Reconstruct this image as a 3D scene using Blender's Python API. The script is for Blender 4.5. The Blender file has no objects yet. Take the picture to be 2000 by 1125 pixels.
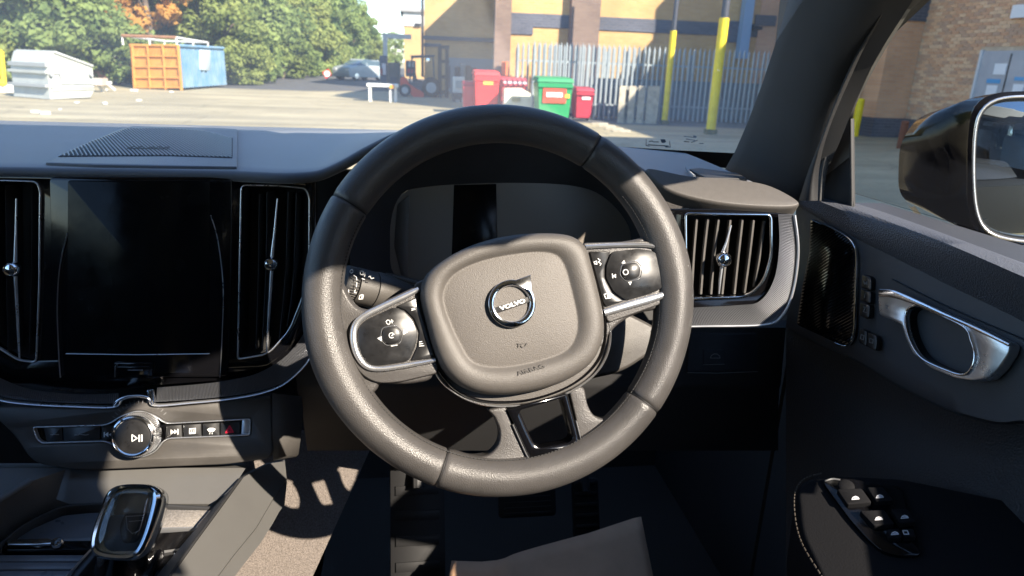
import bpy, bmesh, math, random
import numpy as np
from mathutils import Vector, Matrix
from mathutils.geometry import tessellate_polygon
rnd = random.Random(7)
SC = bpy.context.scene
COL = SC.collection

# ------------------------------------------------------------------ camera
W, H, FPX = 2000, 1125, 1350.0
YAW, PITCH, ROLL = map(math.radians, (8.6, -17.9, 2.2))
F = np.array([math.sin(YAW)*math.cos(PITCH), math.cos(YAW)*math.cos(PITCH), math.sin(PITCH)])
R0 = np.array([math.cos(YAW), -math.sin(YAW), 0.0]); U0 = np.cross(R0, F)
R = math.cos(ROLL)*R0 + math.sin(ROLL)*U0
U = math.cos(ROLL)*U0 - math.sin(ROLL)*R0
O = np.array([0.0, 0.0, 1.45])
cd = bpy.data.cameras.new("camera"); cam = bpy.data.objects.new("camera", cd); COL.objects.link(cam)
cd.sensor_width = 36.0; cd.lens = 36.0*FPX/W; cd.clip_start = 0.02; cd.clip_end = 900.0
cam.matrix_world = Matrix([[R[0], U[0], -F[0], O[0]], [R[1], U[1], -F[1], O[1]], [R[2], U[2], -F[2], O[2]], [0, 0, 0, 1]])
cd.dof.use_dof = True; cd.dof.focus_distance = 0.70; cd.dof.aperture_fstop = 11.0
SC.camera = cam

# ------------------------------------------------------------------ sky, sun, exposure
SUN_DIR = np.array([-0.514, 0.644, -0.567])          # direction the light travels
el = math.asin(-SUN_DIR[2]/np.linalg.norm(SUN_DIR))
wd = bpy.data.worlds.new("World"); SC.world = wd; wd.use_nodes = True
nt = wd.node_tree; nt.nodes.clear()
sky = nt.nodes.new("ShaderNodeTexSky"); sky.sky_type = 'NISHITA'; sky.sun_disc = False
sky.sun_elevation = el; sky.sun_rotation = math.atan2(-SUN_DIR[0], -SUN_DIR[1]); sky.air_density = 1.0; sky.dust_density = 0.15; sky.ozone_density = 4.0
bg = nt.nodes.new("ShaderNodeBackground"); bg.inputs[1].default_value = 0.135
wo = nt.nodes.new("ShaderNodeOutputWorld")
nt.links.new(sky.outputs[0], bg.inputs[0]); nt.links.new(bg.outputs[0], wo.inputs[0])
sd = bpy.data.lights.new("sun", 'SUN'); sd.energy = 5.0; sd.angle = math.radians(0.53); sd.color = (1.0, 0.89, 0.76)
sun = bpy.data.objects.new("sun", sd); COL.objects.link(sun)
sun.rotation_euler = Vector(SUN_DIR).to_track_quat('-Z', 'Y').to_euler()
sun.location = (5, -6, 12)
SC.view_settings.view_transform = 'Standard'; SC.view_settings.look = 'None'
SC.view_settings.exposure = 1.72; SC.view_settings.gamma = 1.0; SC.view_settings.use_curve_mapping = False
SC.render.engine = 'CYCLES'
SC.cycles.max_bounces = 10; SC.cycles.transparent_max_bounces = 16; SC.cycles.glossy_bounces = 5
SC.cycles.use_denoising = True
SC.cycles.caustics_reflective = False; SC.cycles.caustics_refractive = False

# ------------------------------------------------------------------ measuring
def ray(u, v): return F + R*(u-W/2)/FPX - U*(v-H/2)/FPX
def D(u, v, d): return O + ray(u, v)*d
def PX(u, v, x): r = ray(u, v); return O + r*(x/r[0])
def PY(u, v, y): r = ray(u, v); return O + r*(y/r[1])
def PZ(u, v, z): r = ray(u, v); return O + r*((z-O[2])/r[2])
def nrm(v): v = np.array(v, float); return v/np.linalg.norm(v)

class Pl:
    """a plane: p0, unit normal n (towards the viewer), e1 sideways, e2 up"""
    def __init__(s, p0, n):
        s.p0 = np.array(p0, float); s.n = nrm(n)
        e1 = np.cross([0, 0, 1.0], s.n); e1 = np.array([1.0, 0, 0]) if np.linalg.norm(e1) < 1e-6 else e1/np.linalg.norm(e1)
        s.e1 = e1; s.e2 = np.cross(s.n, e1)
    def pt(s, u, v, off=0.0):
        r = ray(u, v); return O + r*(((s.p0 + s.n*off) - O) @ s.n)/(r @ s.n)
    def ab(s, px):
        return np.array([[(s.pt(p[0], p[1])-s.p0) @ s.e1, (s.pt(p[0], p[1])-s.p0) @ s.e2] for p in px])
    def w(s, ab, off=0.0):
        return s.p0 + s.e1*ab[0] + s.e2*ab[1] + s.n*off
    def shift(s, off): return Pl(s.p0+s.n*off, s.n)

# ------------------------------------------------------------------ materials
MATS = {}
def mat(name, col, rough=0.5, metal=0.0, coat=0.0, var=0.0, vscale=8.0, bump=0.0, bscale=300.0, btype='noise', spec=0.5, col2=None, sheen=0.0, rvar=0.0, bdist=0.001):
    if name in MATS: return MATS[name]
    m = bpy.data.materials.new(name); m.use_nodes = True; n = m.node_tree; b = n.nodes["Principled BSDF"]
    L = n.links.new
    b.inputs["Base Color"].default_value = (*col, 1); b.inputs["Roughness"].default_value = rough
    b.inputs["Metallic"].default_value = metal; b.inputs["Coat Weight"].default_value = coat; b.inputs["Coat Roughness"].default_value = 0.04
    b.inputs["Specular IOR Level"].default_value = spec
    if sheen: b.inputs["Sheen Weight"].default_value = sheen
    tc = n.nodes.new("ShaderNodeTexCoord")
    if var > 0 or col2 is not None or rvar > 0:
        nz = n.nodes.new("ShaderNodeTexNoise"); nz.inputs["Scale"].default_value = vscale; nz.inputs["Detail"].default_value = 6
        nz.inputs["Roughness"].default_value = 0.65
        L(tc.outputs["Object"], nz.inputs["Vector"])
        if var > 0 or col2 is not None:
            cr = n.nodes.new("ShaderNodeValToRGB"); cr.color_ramp.elements[0].position = 0.33; cr.color_ramp.elements[1].position = 0.68
            c2 = col2 if col2 is not None else tuple(min(1, c*(1+var)) for c in col)
            c1 = col if col2 is not None else tuple(c*(1-var) for c in col)
            cr.color_ramp.elements[0].color = (*c1, 1); cr.color_ramp.elements[1].color = (*c2, 1)
            L(nz.outputs["Fac"], cr.inputs[0]); L(cr.outputs[0], b.inputs["Base Color"])
        if rvar > 0:
            mr = n.nodes.new("ShaderNodeMapRange"); mr.inputs[1].default_value = 0.3; mr.inputs[2].default_value = 0.7
            mr.inputs[3].default_value = max(0.02, rough-rvar); mr.inputs[4].default_value = min(1, rough+rvar)
            L(nz.outputs["Fac"], mr.inputs[0]); L(mr.outputs[0], b.inputs["Roughness"])
    if bump > 0:
        if btype == 'voronoi':
            t = n.nodes.new("ShaderNodeTexVoronoi"); t.inputs["Scale"].default_value = bscale; out = t.outputs["Distance"]
        else:
            t = n.nodes.new("ShaderNodeTexNoise"); t.inputs["Scale"].default_value = bscale; t.inputs["Detail"].default_value = 4; out = t.outputs["Fac"]
        L(tc.outputs["Object"], t.inputs["Vector"])
        bp = n.nodes.new("ShaderNodeBump"); bp.inputs["Strength"].default_value = bump; bp.inputs["Distance"].default_value = bdist
        L(out, bp.inputs["Height"]); L(bp.outputs[0], b.inputs["Normal"])
    MATS[name] = m
    return m

def glass_mat(name, tint=(0.93, 0.97, 0.95), refl=1.0, dust_glare=0.0):
    if name in MATS: return MATS[name]
    m = bpy.data.materials.new(name); m.use_nodes = True; n = m.node_tree; n.nodes.clear(); L = n.links.new
    o = n.nodes.new("ShaderNodeOutputMaterial"); tr = n.nodes.new("ShaderNodeBsdfTransparent"); gl = n.nodes.new("ShaderNodeBsdfGlossy")
    tr.inputs[0].default_value = (*tint, 1); gl.inputs["Roughness"].default_value = 0.0; gl.inputs[0].default_value = (refl, refl, refl, 1)
    fr = n.nodes.new("ShaderNodeLayerWeight"); fr.inputs[0].default_value = 0.5
    pw = n.nodes.new("ShaderNodeMath"); pw.operation = 'POWER'; L(fr.outputs["Facing"], pw.inputs[0]); pw.inputs[1].default_value = 5.0
    ma = n.nodes.new("ShaderNodeMath"); ma.operation = 'MULTIPLY_ADD'; L(pw.outputs[0], ma.inputs[0]); ma.inputs[1].default_value = 0.85; ma.inputs[2].default_value = 0.07
    mx = n.nodes.new("ShaderNodeMixShader"); L(ma.outputs[0], mx.inputs[0]); L(tr.outputs[0], mx.inputs[1]); L(gl.outputs[0], mx.inputs[2])
    last = mx
    if dust_glare > 0:
        df = n.nodes.new("ShaderNodeBsdfTranslucent"); df.inputs[0].default_value = (0.8, 0.8, 0.78, 1)  # milky layer: dust film with veiling glare mixed into the glass
        d2 = n.nodes.new("ShaderNodeBsdfDiffuse"); d2.inputs[0].default_value = (0.8, 0.8, 0.78, 1)
        ad = n.nodes.new("ShaderNodeMixShader"); ad.inputs[0].default_value = 0.5; L(df.outputs[0], ad.inputs[1]); L(d2.outputs[0], ad.inputs[2])
        tc = n.nodes.new("ShaderNodeTexCoord"); nz = n.nodes.new("ShaderNodeTexNoise"); nz.inputs["Scale"].default_value = 5.0; nz.inputs["Detail"].default_value = 8
        L(tc.outputs["Object"], nz.inputs["Vector"])
        mr = n.nodes.new("ShaderNodeMapRange"); mr.inputs[1].default_value = 0.3; mr.inputs[2].default_value = 0.75
        mr.inputs[3].default_value = dust_glare*0.75; mr.inputs[4].default_value = dust_glare*1.4; L(nz.outputs["Fac"], mr.inputs[0])
        m2 = n.nodes.new("ShaderNodeMixShader"); L(mr.outputs[0], m2.inputs[0]); L(mx.outputs[0], m2.inputs[1]); L(ad.outputs[0], m2.inputs[2]); last = m2
    L(last.outputs[0], o.inputs[0]); MATS[name] = m; return m

M_DASH = mat("soft_charcoal_plastic", (0.034, 0.036, 0.041), 0.6, spec=0.35, bump=0.35, bscale=900, var=0.12, vscale=20)
M_DASHL = mat("dash_top_leather", (0.092, 0.105, 0.128), 0.55, sheen=0.4, bump=0.35, bscale=900, var=0.08, vscale=12)  # blue cast of the sky's sheen is mixed into this colour
M_ARM = mat("door_rest_leather", (0.008, 0.008, 0.009), 0.8, spec=0.12, bump=0.3, bscale=700)
M_HARD = mat("hard_charcoal_plastic", (0.072, 0.067, 0.062), 0.48, bump=0.25, bscale=1400, rvar=0.08, vscale=30, var=0.1)
M_DARK = mat("black_plastic", (0.030, 0.030, 0.031), 0.6, bump=0.2, bscale=1200)
M_PIANO = mat("piano_black", (0.004, 0.004, 0.005), 0.12, coat=0.1, rvar=0.05, vscale=25, spec=0.4)
M_SCREEN = mat("screen_glass", (0.004, 0.004, 0.0045), 0.20, spec=0.14, rvar=0.10, vscale=35)
M_CLUSTER = mat("instrument_reflection", (0.20, 0.175, 0.150), 0.35, spec=0.25)  # warm tone stands in for sunlit things reflected in the display
M_LEATHER = mat("wheel_leather", (0.066, 0.062, 0.060), 0.40, bump=0.24, bscale=1000, btype='voronoi', rvar=0.07, vscale=14, var=0.16)
M_HUB = mat("airbag_plastic", (0.088, 0.081, 0.075), 0.50, bump=0.35, bscale=1100, var=0.06, vscale=160)
M_HUBF = mat("airbag_face", (0.113, 0.103, 0.095), 0.55, bump=0.50, bscale=1000, var=0.07, vscale=500)
M_CHROME = mat("chrome", (0.80, 0.81, 0.83), 0.10, 1.0, rvar=0.05, vscale=40)
M_SATIN = mat("satin_silver", (0.72, 0.73, 0.75), 0.30, 0.85, rvar=0.06, vscale=30)
M_PAD = mat("gloss_grey_button", (0.018, 0.018, 0.019), 0.34, rvar=0.10, vscale=60, var=0.3)
M_EMB = mat("embossed_mark", (0.055, 0.050, 0.046), 0.5)
M_WHITE = mat("white_print", (0.75, 0.75, 0.74), 0.6)
M_GREYP = mat("grey_print", (0.22, 0.22, 0.22), 0.6)
M_RED = mat("red_print", (0.75, 0.02, 0.06), 0.5)
M_RIB = mat("ribbed_metal_trim", (0.17, 0.175, 0.19), 0.34, 0.85)
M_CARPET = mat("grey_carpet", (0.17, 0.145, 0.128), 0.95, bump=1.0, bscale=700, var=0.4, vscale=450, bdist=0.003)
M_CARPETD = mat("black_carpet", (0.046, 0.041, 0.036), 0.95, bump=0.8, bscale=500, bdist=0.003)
M_PAPER = mat("brown_kraft_paper", (0.66, 0.42, 0.27), 0.9, spec=0.05, var=0.08, vscale=12, bump=0.15, bscale=60)
M_RUBBER = mat("black_rubber", (0.012, 0.012, 0.013), 0.6)
M_PILLAR = mat("pillar_trim_grey", (0.040, 0.040, 0.041), 0.75, bump=0.3, bscale=1600, var=0.08, vscale=10)
M_PAINT = mat("black_car_paint", (0.004, 0.004, 0.006), 0.14, spec=0.13)
M_HEAD = mat("headliner", (0.50, 0.48, 0.46), 0.9)
M_SEAT = mat("seat_leather", (0.03, 0.03, 0.03), 0.5, bump=0.3, bscale=400)
M_TAMB = mat("tray_lid", (0.17, 0.175, 0.19), 0.32, rvar=0.08, vscale=30, var=0.1, bump=0.1, bscale=900)

# ------------------------------------------------------------------ object building
LOC = {}
def tag(o, label=None, cat=None, group=None, kind=None):
    if label: o['label'] = label
    if cat: o['category'] = cat
    if group: o['group'] = group
    if kind: o['kind'] = kind
    return o
def thing(name, loc, label, cat, group=None, kind=None):
    o = bpy.data.objects.new(name, None); COL.objects.link(o); o.location = Vector(loc); o.empty_display_size = 0.1
    LOC[o] = np.array(loc, float); return tag(o, label, cat, group, kind)
def wloc(o): return LOC[o] if o is not None else np.zeros(3)
def obj(name, verts, faces, m, parent=None, smooth=35, loc=None, mats=None, fm=None):
    base = np.array(loc, float) if loc is not None else wloc(parent)
    me = bpy.data.meshes.new(name); V = np.asarray(verts, float) - base
    me.from_pydata(V.tolist(), [], [list(map(int, f)) for f in faces])
    for mm in (mats or [m]): me.materials.append(mm)
    if fm is not None: me.polygons.foreach_set("material_index", fm)
    me.validate(); me.update()
    bm = bmesh.new(); bm.from_mesh(me); bmesh.ops.recalc_face_normals(bm, faces=bm.faces); bm.to_mesh(me); bm.free()
    if smooth is not None:
        me.shade_smooth()
        if smooth < 180: me.set_sharp_from_angle(angle=math.radians(smooth))
    o = bpy.data.objects.new(name, me); COL.objects.link(o)
    if parent is not None: o.parent = parent
    o.location = Vector(base - wloc(parent)); LOC[o] = base
    return o
class G:
    """collects pieces of one mesh"""
    def __init__(s): s.v = []; s.f = []; s.m = []
    def add(s, v, f, mi=0):
        k = len(s.v); s.v += [tuple(p) for p in v]; s.f += [[i+k for i in q] for q in f]; s.m += [mi]*len(f); return s
    def box(s, c, d, rz=0.0, M=None, mi=0):
        c = np.array(c, float); hx, hy, hz = d[0]/2, d[1]/2, d[2]/2
        ca, sa = math.cos(rz), math.sin(rz); vs = []
        for z in (-hz, hz):
            for x, y in ((-hx, -hy), (hx, -hy), (hx, hy), (-hx, hy)):
                p = np.array([x*ca-y*sa, x*sa+y*ca, z])
                if M is not None: p = M @ p
                vs.append(c+p)
        return s.add(vs, [(0, 3, 2, 1), (4, 5, 6, 7), (0, 1, 5, 4), (1, 2, 6, 5), (2, 3, 7, 6), (3, 0, 4, 7)], mi)
    def bar(s, a, b, r, n=8, r2=None, mi=0):
        v, f = tube_geo([a, b], [r, r if r2 is None else r2], n); return s.add(v, f, mi)
    def out(s, name, m, parent=None, smooth=35, loc=None, mats=None):
        return obj(name, s.v, s.f, m, parent, smooth, loc, mats, s.m if mats else None)

def tube_geo(path, rad, n=8, closed=False, flat=None):
    P = np.array(path, float); k = len(P); rad = [rad]*k if np.isscalar(rad) else rad
    vs = []; fs = []; up = None
    for i in range(k):
        a = P[(i-1) % k] if (closed or i > 0) else P[i]; b = P[(i+1) % k] if (closed or i < k-1) else P[i]
        t = nrm(b-a)
        if up is None:
            up = np.cross(t, [0, 0, 1.0]);
            if np.linalg.norm(up) < 1e-3: up = np.array([1.0, 0, 0])
        up = nrm(up - t*(up @ t)); s2 = np.cross(t, up)
        for j in range(n):
            an = 2*math.pi*j/n; vs.append(P[i] + (up*math.cos(an) + s2*math.sin(an))*rad[i])
    for i in range(k if closed else k-1):
        for j in range(n):
            a = i*n+j; b = i*n+(j+1) % n; c = ((i+1) % k)*n+(j+1) % n; d = ((i+1) % k)*n+j; fs.append((a, b, c, d))
    if not closed: fs.append(tuple(range(n))[::-1]); fs.append(tuple((k-1)*n+j for j in range(n)))
    return vs, fs
def tube(name, path, rad, m, parent=None, n=10, closed=False):
    v, f = tube_geo(path, rad, n, closed); return obj(name, v, f, m, parent, 50)

def catmull(pts, per=6, closed=True):
    P = np.array([p[:2] if len(p) == 3 and False else p for p in pts], float); n = len(P); out = []
    for i in range(n if closed else n-1):
        p0 = P[(i-1) % n] if (closed or i > 0) else P[0]; p1 = P[i]; p2 = P[(i+1) % n]; p3 = P[(i+2) % n] if (closed or i < n-2) else P[-1]
        for k in range(per):
            t = k/per
            out.append(0.5*((2*p1)+(-p0+p2)*t+(2*p0-5*p1+4*p2-p3)*t*t+(-p0+3*p1-3*p2+p3)*t**3))
    if not closed: out.append(P[-1])
    return np.array(out)
def fillet(pts, r, seg=5):
    """round the corners of a closed 2D outline; r scalar or per corner"""
    P = [np.array(p[:2], float) for p in pts]; n = len(P); rr = [r]*n if np.isscalar(r) else r; out = []
    for i in range(n):
        a, b, c = P[i-1], P[i], P[(i+1) % n]; da = a-b; dc = c-b; la, lc = np.linalg.norm(da), np.linalg.norm(dc)
        t = min(rr[i], la*0.48, lc*0.48)
        if t < 1e-9: out.append(b); continue
        p, q = b+da/la*t, b+dc/lc*t
        for k in range(seg+1):
            s = k/seg; out.append((1-s)**2*p+2*s*(1-s)*b+s*s*q)
    return np.array(out)
def resample(P, n):
    P = np.array(P, float); Q = np.vstack([P, P[:1]]); d = np.r_[0, np.cumsum(np.linalg.norm(np.diff(Q, axis=0), axis=1))]
    c = P.mean(0); s = np.argmax(P[:, 0]-c[0] - 0.3*np.abs(P[:, 1]-c[1])); t = (d[s] + np.linspace(0, d[-1], n, endpoint=False)) % d[-1]
    return np.stack([np.interp(t, d, Q[:, 0]), np.interp(t, d, Q[:, 1])], 1)
def area2(P): x, y = P[:, 0], P[:, 1]; return 0.5*np.sum(x*np.roll(y, -1)-y*np.roll(x, -1))
def ccw(P): P = np.array(P, float); return P if area2(P) > 0 else P[::-1]
def inset(P, d):
    P = np.array(P, float); a = np.roll(P, 1, 0); b = np.roll(P, -1, 0)
    e1 = P-a; e2 = b-P; e1 /= np.linalg.norm(e1, axis=1)[:, None]+1e-12; e2 /= np.linalg.norm(e2, axis=1)[:, None]+1e-12
    n1 = np.stack([-e1[:, 1], e1[:, 0]], 1); n2 = np.stack([-e2[:, 1], e2[:, 0]], 1); nn = n1+n2; L2 = (nn**2).sum(1)[:, None]
    return P + nn*2/np.maximum(L2, 0.6)*d*0.5*1.0

def rings(name, pl, layers, m, parent=None, n=72, smooth=45, cap=True, extra=None):
    """layers: (outline in plane metres, offset) from the back outwards, joined ring to ring"""
    vs = []; fs = []
    for ab, off in layers:
        for p in resample(ccw(ab), n): vs.append(pl.w(p, off))
    for k in range(len(layers)-1):
        for j in range(n): fs.append((k*n+j, k*n+(j+1) % n, (k+1)*n+(j+1) % n, (k+1)*n+j))
    if cap: fs.append(tuple((len(layers)-1)*n+j for j in range(n)))
    return obj(name, vs, fs, m, parent, smooth)
def scaled(ab, s, c=None):
    ab = np.array(ab); c = ab.mean(0) if c is None else c; return c+(ab-c)*s

def plate(name, pl, ab, off, thick, m, parent=None, bev=0.001, holes=(), smooth=50):
    """a slab with its face at OFF above the plane, edges rounded by BEV, with optional holes"""
    ab = ccw(ab); loops = [ab]+[ccw(h)[::-1] for h in holes]; vs = []; fs = []; tops = []
    for lp in loops:
        n = len(lp); st = len(vs)
        lv = [(lp, off-thick), (lp, off-bev), (inset(lp, bev*0.3), off-bev*0.3), (inset(lp, bev), off)]
        for q, o2 in lv:
            for p in q: vs.append(pl.w(p, o2))
        for k in range(3):
            for j in range(n): fs.append((st+k*n+j, st+k*n+(j+1) % n, st+(k+1)*n+(j+1) % n, st+(k+1)*n+j))
        tops.append((st+3*n, lv[3][0]))
    if True:
        idx = [s+i for s, q in tops for i in range(len(q))]
        for t in tessellate_polygon([[Vector((p[0], p[1], 0)) for p in q] for s, q in tops]): fs.append(tuple(idx[i] for i in t))
    return obj(name, vs, fs, m, parent, smooth)
def pplate(name, pl, px, off, thick, m, parent=None, bev=0.001, r=0.0, holes=(), curve=False, seg=5):
    ab = pl.ab(catmull(px) if curve else px)
    if r: ab = fillet(ab, r, seg)
    return plate(name, pl, ab, off, thick, m, parent, bev, holes)

def ribbon(name, pl, ab, width, off, thick, m, parent=None, closed=False, bev=0.0006, smooth=60):
    P = np.array(ab, float); n = len(P); w = [width]*n if np.isscalar(width) else width
    prof = lambda w_: [(-w_/2, -thick), (-w_/2, -bev), (-w_/2+bev, 0), (0, bev*0.5), (w_/2-bev, 0), (w_/2, -bev), (w_/2, -thick)]
    vs = []; fs = []
    for i in range(n):
        a = P[i-1] if (closed or i > 0) else P[i]; b = P[(i+1) % n] if (closed or i < n-1) else P[i]
        t = (b-a)/(np.linalg.norm(b-a)+1e-12); nn = np.array([-t[1], t[0]])
        for q, z in prof(w[i]): vs.append(pl.w(P[i]+nn*q, off+z))
    k = 7
    for i in range(n if closed else n-1):
        for j in range(k-1): fs.append((i*k+j, i*k+j+1, ((i+1) % n)*k+j+1, ((i+1) % n)*k+j))
    if not closed: fs.append(tuple(range(k))); fs.append(tuple((n-1)*k+j for j in range(k))[::-1])
    return obj(name, vs, fs, m, parent, smooth)
def pribbon(name, pl, px, wpx, off, thick, m, parent=None, closed=False, curve=True, bev=0.0006, per=6):
    """ribbon whose path is given in photo pixels; its width in pixels is turned into metres at the plane's distance"""
    sc = np.linalg.norm(pl.pt(px[0][0]+1, px[0][1])-pl.pt(px[0][0], px[0][1]))
    path = catmull(px, per, closed) if curve else np.array(px, float)
    w = wpx*sc if np.isscalar(wpx) else np.interp(np.linspace(0, 1, len(path)), np.linspace(0, 1, len(wpx)), wpx)*sc
    return ribbon(name, pl, pl.ab(path), w if np.isscalar(w) else list(w), off, thick, m, parent, closed, bev)

def grid(name, rows, m, parent=None, smooth=60, closed=False):
    r = len(rows); c = len(rows[0]); vs = [p for row in rows for p in row]; fs = []
    for i in range(r-1):
        for j in range(c if closed else c-1): fs.append((i*c+j, i*c+(j+1) % c, (i+1)*c+(j+1) % c, (i+1)*c+j))
    return obj(name, vs, fs, m, parent, smooth)
def between(pl, up_px, lo_px, n=40, off=0.0, rib=0.0, nribs=0, rows=3, curve=True):
    a = catmull(up_px, 8, False) if curve else np.array(up_px, float); b = catmull(lo_px, 8, False) if curve else np.array(lo_px, float)
    def rs(P, t):
        d = np.r_[0, np.cumsum(np.linalg.norm(np.diff(P, axis=0), axis=1))]; d /= d[-1]
        return np.stack([np.interp(t, d, P[:, 0]), np.interp(t, d, P[:, 1])], 1)
    t = np.linspace(0, 1, n); A = rs(a, t); B = rs(b, t); out = []
    for k in range(rows):
        s = k/(rows-1); bow = math.sin(math.pi*s)*0.0
        out.append([pl.pt(*(A[i]*(1-s)+B[i]*s), off+bow+(rib if (nribs and i % 2) else 0)) for i in range(n)])
    return out
def text(name, s, pl, px, hpx, m, parent=None, rot=0.0, off=0.0005, ext=0.0001, bold=0.0, sx=1.0, shear=0.0):
    c = bpy.data.curves.new(name, 'FONT'); c.body = s; c.align_x = 'CENTER'; c.align_y = 'CENTER'
    sc = np.linalg.norm(pl.pt(px[0], px[1]+1)-pl.pt(px[0], px[1])); c.size = hpx*sc/0.70; c.extrude = ext; c.offset = bold; c.shear = shear
    c.resolution_u = 3; c.materials.append(m); o = bpy.data.objects.new(name, c); COL.objects.link(o)
    dg = bpy.context.evaluated_depsgraph_get(); me = bpy.data.meshes.new_from_object(o.evaluated_get(dg)); bpy.data.objects.remove(o); o = bpy.data.objects.new(name, me); COL.objects.link(o)
    ca, sa = math.cos(rot), math.sin(rot); X = pl.e1*ca+pl.e2*sa; Yv = -pl.e1*sa+pl.e2*ca; p = pl.pt(px[0], px[1], off)
    if parent is not None: o.parent = parent; p = p - wloc(parent)
    o.matrix_local = Matrix([[X[0]*sx, Yv[0], pl.n[0], p[0]], [X[1]*sx, Yv[1], pl.n[1], p[1]], [X[2]*sx, Yv[2], pl.n[2], p[2]], [0, 0, 0, 1]])
    return o
def poly_mark(name, pl, polys, off, m, parent=None):
    g = G()
    for px in polys:
        ab = pl.ab(px); n = len(ab); g.add([pl.w(p, off) for p in ab]+[pl.w(p, off-0.0004) for p in ab], [tuple(range(n))]+[(i, (i+1) % n, n+(i+1) % n, n+i) for i in range(n)])
    return g.out(name, m, parent, None)
def strokes(pxs, w=1.6):
    """polylines in pixels turned into thin quads"""
    out = []
    for path in pxs:
        for a, b in zip(path[:-1], path[1:]):
            a, b = np.array(a, float), np.array(b, float); t = (b-a)/(np.linalg.norm(b-a)+1e-9); n = np.array([-t[1], t[0]])*w/2; t = t*w*0.3
            out.append([a-t+n, b+t+n, b+t-n, a-t-n])
    return out
def circ(cx, cy, r, n=24, ry=None): return [(cx+r*math.cos(2*math.pi*k/n), cy+(ry or r)*math.sin(2*math.pi*k/n)) for k in range(n)]
def lathe(name, c, axis, prof, m, parent=None, n=32, smooth=40):
    a = nrm(axis); u = nrm(np.cross([0.3, 0.2, 1.0], a)); w = np.cross(a, u); vs = []; fs = []
    for r, z in prof:
        for j in range(n): t = 2*math.pi*j/n; vs.append(np.array(c)+a*z+(u*math.cos(t)+w*math.sin(t))*r)
    for i in range(len(prof)-1):
        for j in range(n): fs.append((i*n+j, i*n+(j+1) % n, (i+1)*n+(j+1) % n, (i+1)*n+j))
    fs.append(tuple(range(n))[::-1]); fs.append(tuple((len(prof)-1)*n+j for j in range(n)))
    return obj(name, vs, fs, m, parent, smooth)
# ================================================================== CAR INTERIOR
# ------------------------------------------------------------------ planes of the dashboard
S = Pl((-0.30, 0.775, 1.25), (0, -math.cos(math.radians(8)), math.sin(math.radians(8))))       # centre stack face
P2 = Pl(S.pt(270, 785, 0.004), (0, -math.cos(math.radians(20)), math.sin(math.radians(20))))    # climate strip face
P3 = Pl(P2.pt(300, 915, -0.012), (0, -math.cos(math.radians(58)), math.sin(math.radians(58))))  # console slope
P4 = Pl(P3.pt(300, 992, 0.0), (0, -math.sin(math.radians(7)), math.cos(math.radians(7))))       # tray
T = Pl((-0.2, 1.0, 1.33), (0, 0, 1))                                                            # dash top
ZT = 1.33

dash = thing("dashboard", (-0.25, 0.95, 0.95), "charcoal car dashboard with black centre stack, screen and chrome air vents", "dashboard")

# dash top with the hood over the instruments, rolled down at the driver's edge
front = [np.array([-1.12, .80, ZT]), np.array([-.9, .79, ZT]), PZ(-260, 325, ZT), PZ(-100, 325, ZT), PZ(0, 325, ZT), PZ(120, 327, ZT), PZ(240, 329, ZT), PZ(360, 331, ZT), PZ(465, 333, ZT), PZ(560, 338, ZT),
         PY(620, 334, .782), PY(665, 314, .785), PY(710, 288, .79), PY(770, 258, .795), PY(850, 236, .80), PY(985, 226, .80), PY(1110, 240, .795), PY(1190, 280, .785),
         PY(1235, 315, .77), PZ(1285, 348, ZT-.002), PZ(1340, 364, ZT-.004), PZ(1440, 376, ZT-.006), PZ(1547, 388, ZT-.008)]
def back_y(x): return 1.29 - 0.80*max(0.0, abs(x+0.33)-0.36)**1.2
front = np.array(front); fr = []
for k in range(len(front)-1):
    for s in np.linspace(0, 1, 5, endpoint=False): fr.append(front[k]*(1-s)+front[k+1]*s)
fr.append(front[-1]); fr = np.array(fr)
ker = np.array([1, 2, 3, 2, 1.])/9
frp = np.vstack([fr[:1]]*2+[fr]+[fr[-1:]]*2); fr = np.stack([np.convolve(frp[:, k], ker, 'valid') for k in range(3)], 1)
rows = []
for s in np.linspace(1, 0, 16):
    row = []
    for p in fr:
        xb = p[0]*1.0 + (0.06*max(0, p[0]-0.2)); b = np.array([xb, back_y(xb), ZT+0.0])
        e = s**1.0; q = p*(1-e)+b*e; q[2] = b[2] + (p[2]-b[2])*(1-e)**1.25*(1.0) + 0.0008*math.sin(math.pi*e)
        row.append(q)
    rows.append(row)
for dy, dz in ((-.0025, -.0010), (-.0045, -.0032), (-.0050, -.0065), (-.0035, -.0100), (0.001, -.0125), (.012, -.0140), (.05, -.012)):
    rows.append([p+np.array([0, dy, dz]) for p in fr])
dt = grid("dash_top", rows, M_DASHL, dash, 75)

# speaker panel and its diagonal ribs
pplate("speaker_panel", T, [(88, 323), (160, 290), (218, 262), (262, 249), (360, 249), (464, 256), (463, 331), (300, 329), (180, 327)], 0.0030, 0.010, M_DASHL, dash, 0.0012, r=0.004)
gp = T.ab([(114, 312), (180, 281), (246, 255), (330, 255), (400, 261), (454, 275), (454, 314), (330, 310), (200, 311)])
plate("grille_recess", T, gp, 0.0035, 0.002, M_DARK, dash, 0.0004)
def clip_line(poly, p, d):
    ts = []; n = len(poly)
    for i in range(n):
        a, b = poly[i], poly[(i+1) % n]; e = b-a; den = d[0]*e[1]-d[1]*e[0]
        if abs(den) < 1e-12: continue
        t = ((a[0]-p[0])*e[1]-(a[1]-p[1])*e[0])/den; s = ((a[0]-p[0])*d[1]-(a[1]-p[1])*d[0])/den
        if 0 <= s <= 1: ts.append(t)
    return (min(ts), max(ts)) if len(ts) >= 2 else None
ga, gb = T.ab([(200, 262)])[0], T.ab([(245, 311)])[0]; gd = (gb-ga)/np.linalg.norm(gb-ga); gn = np.array([-gd[1], gd[0]]); g = G()
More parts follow.
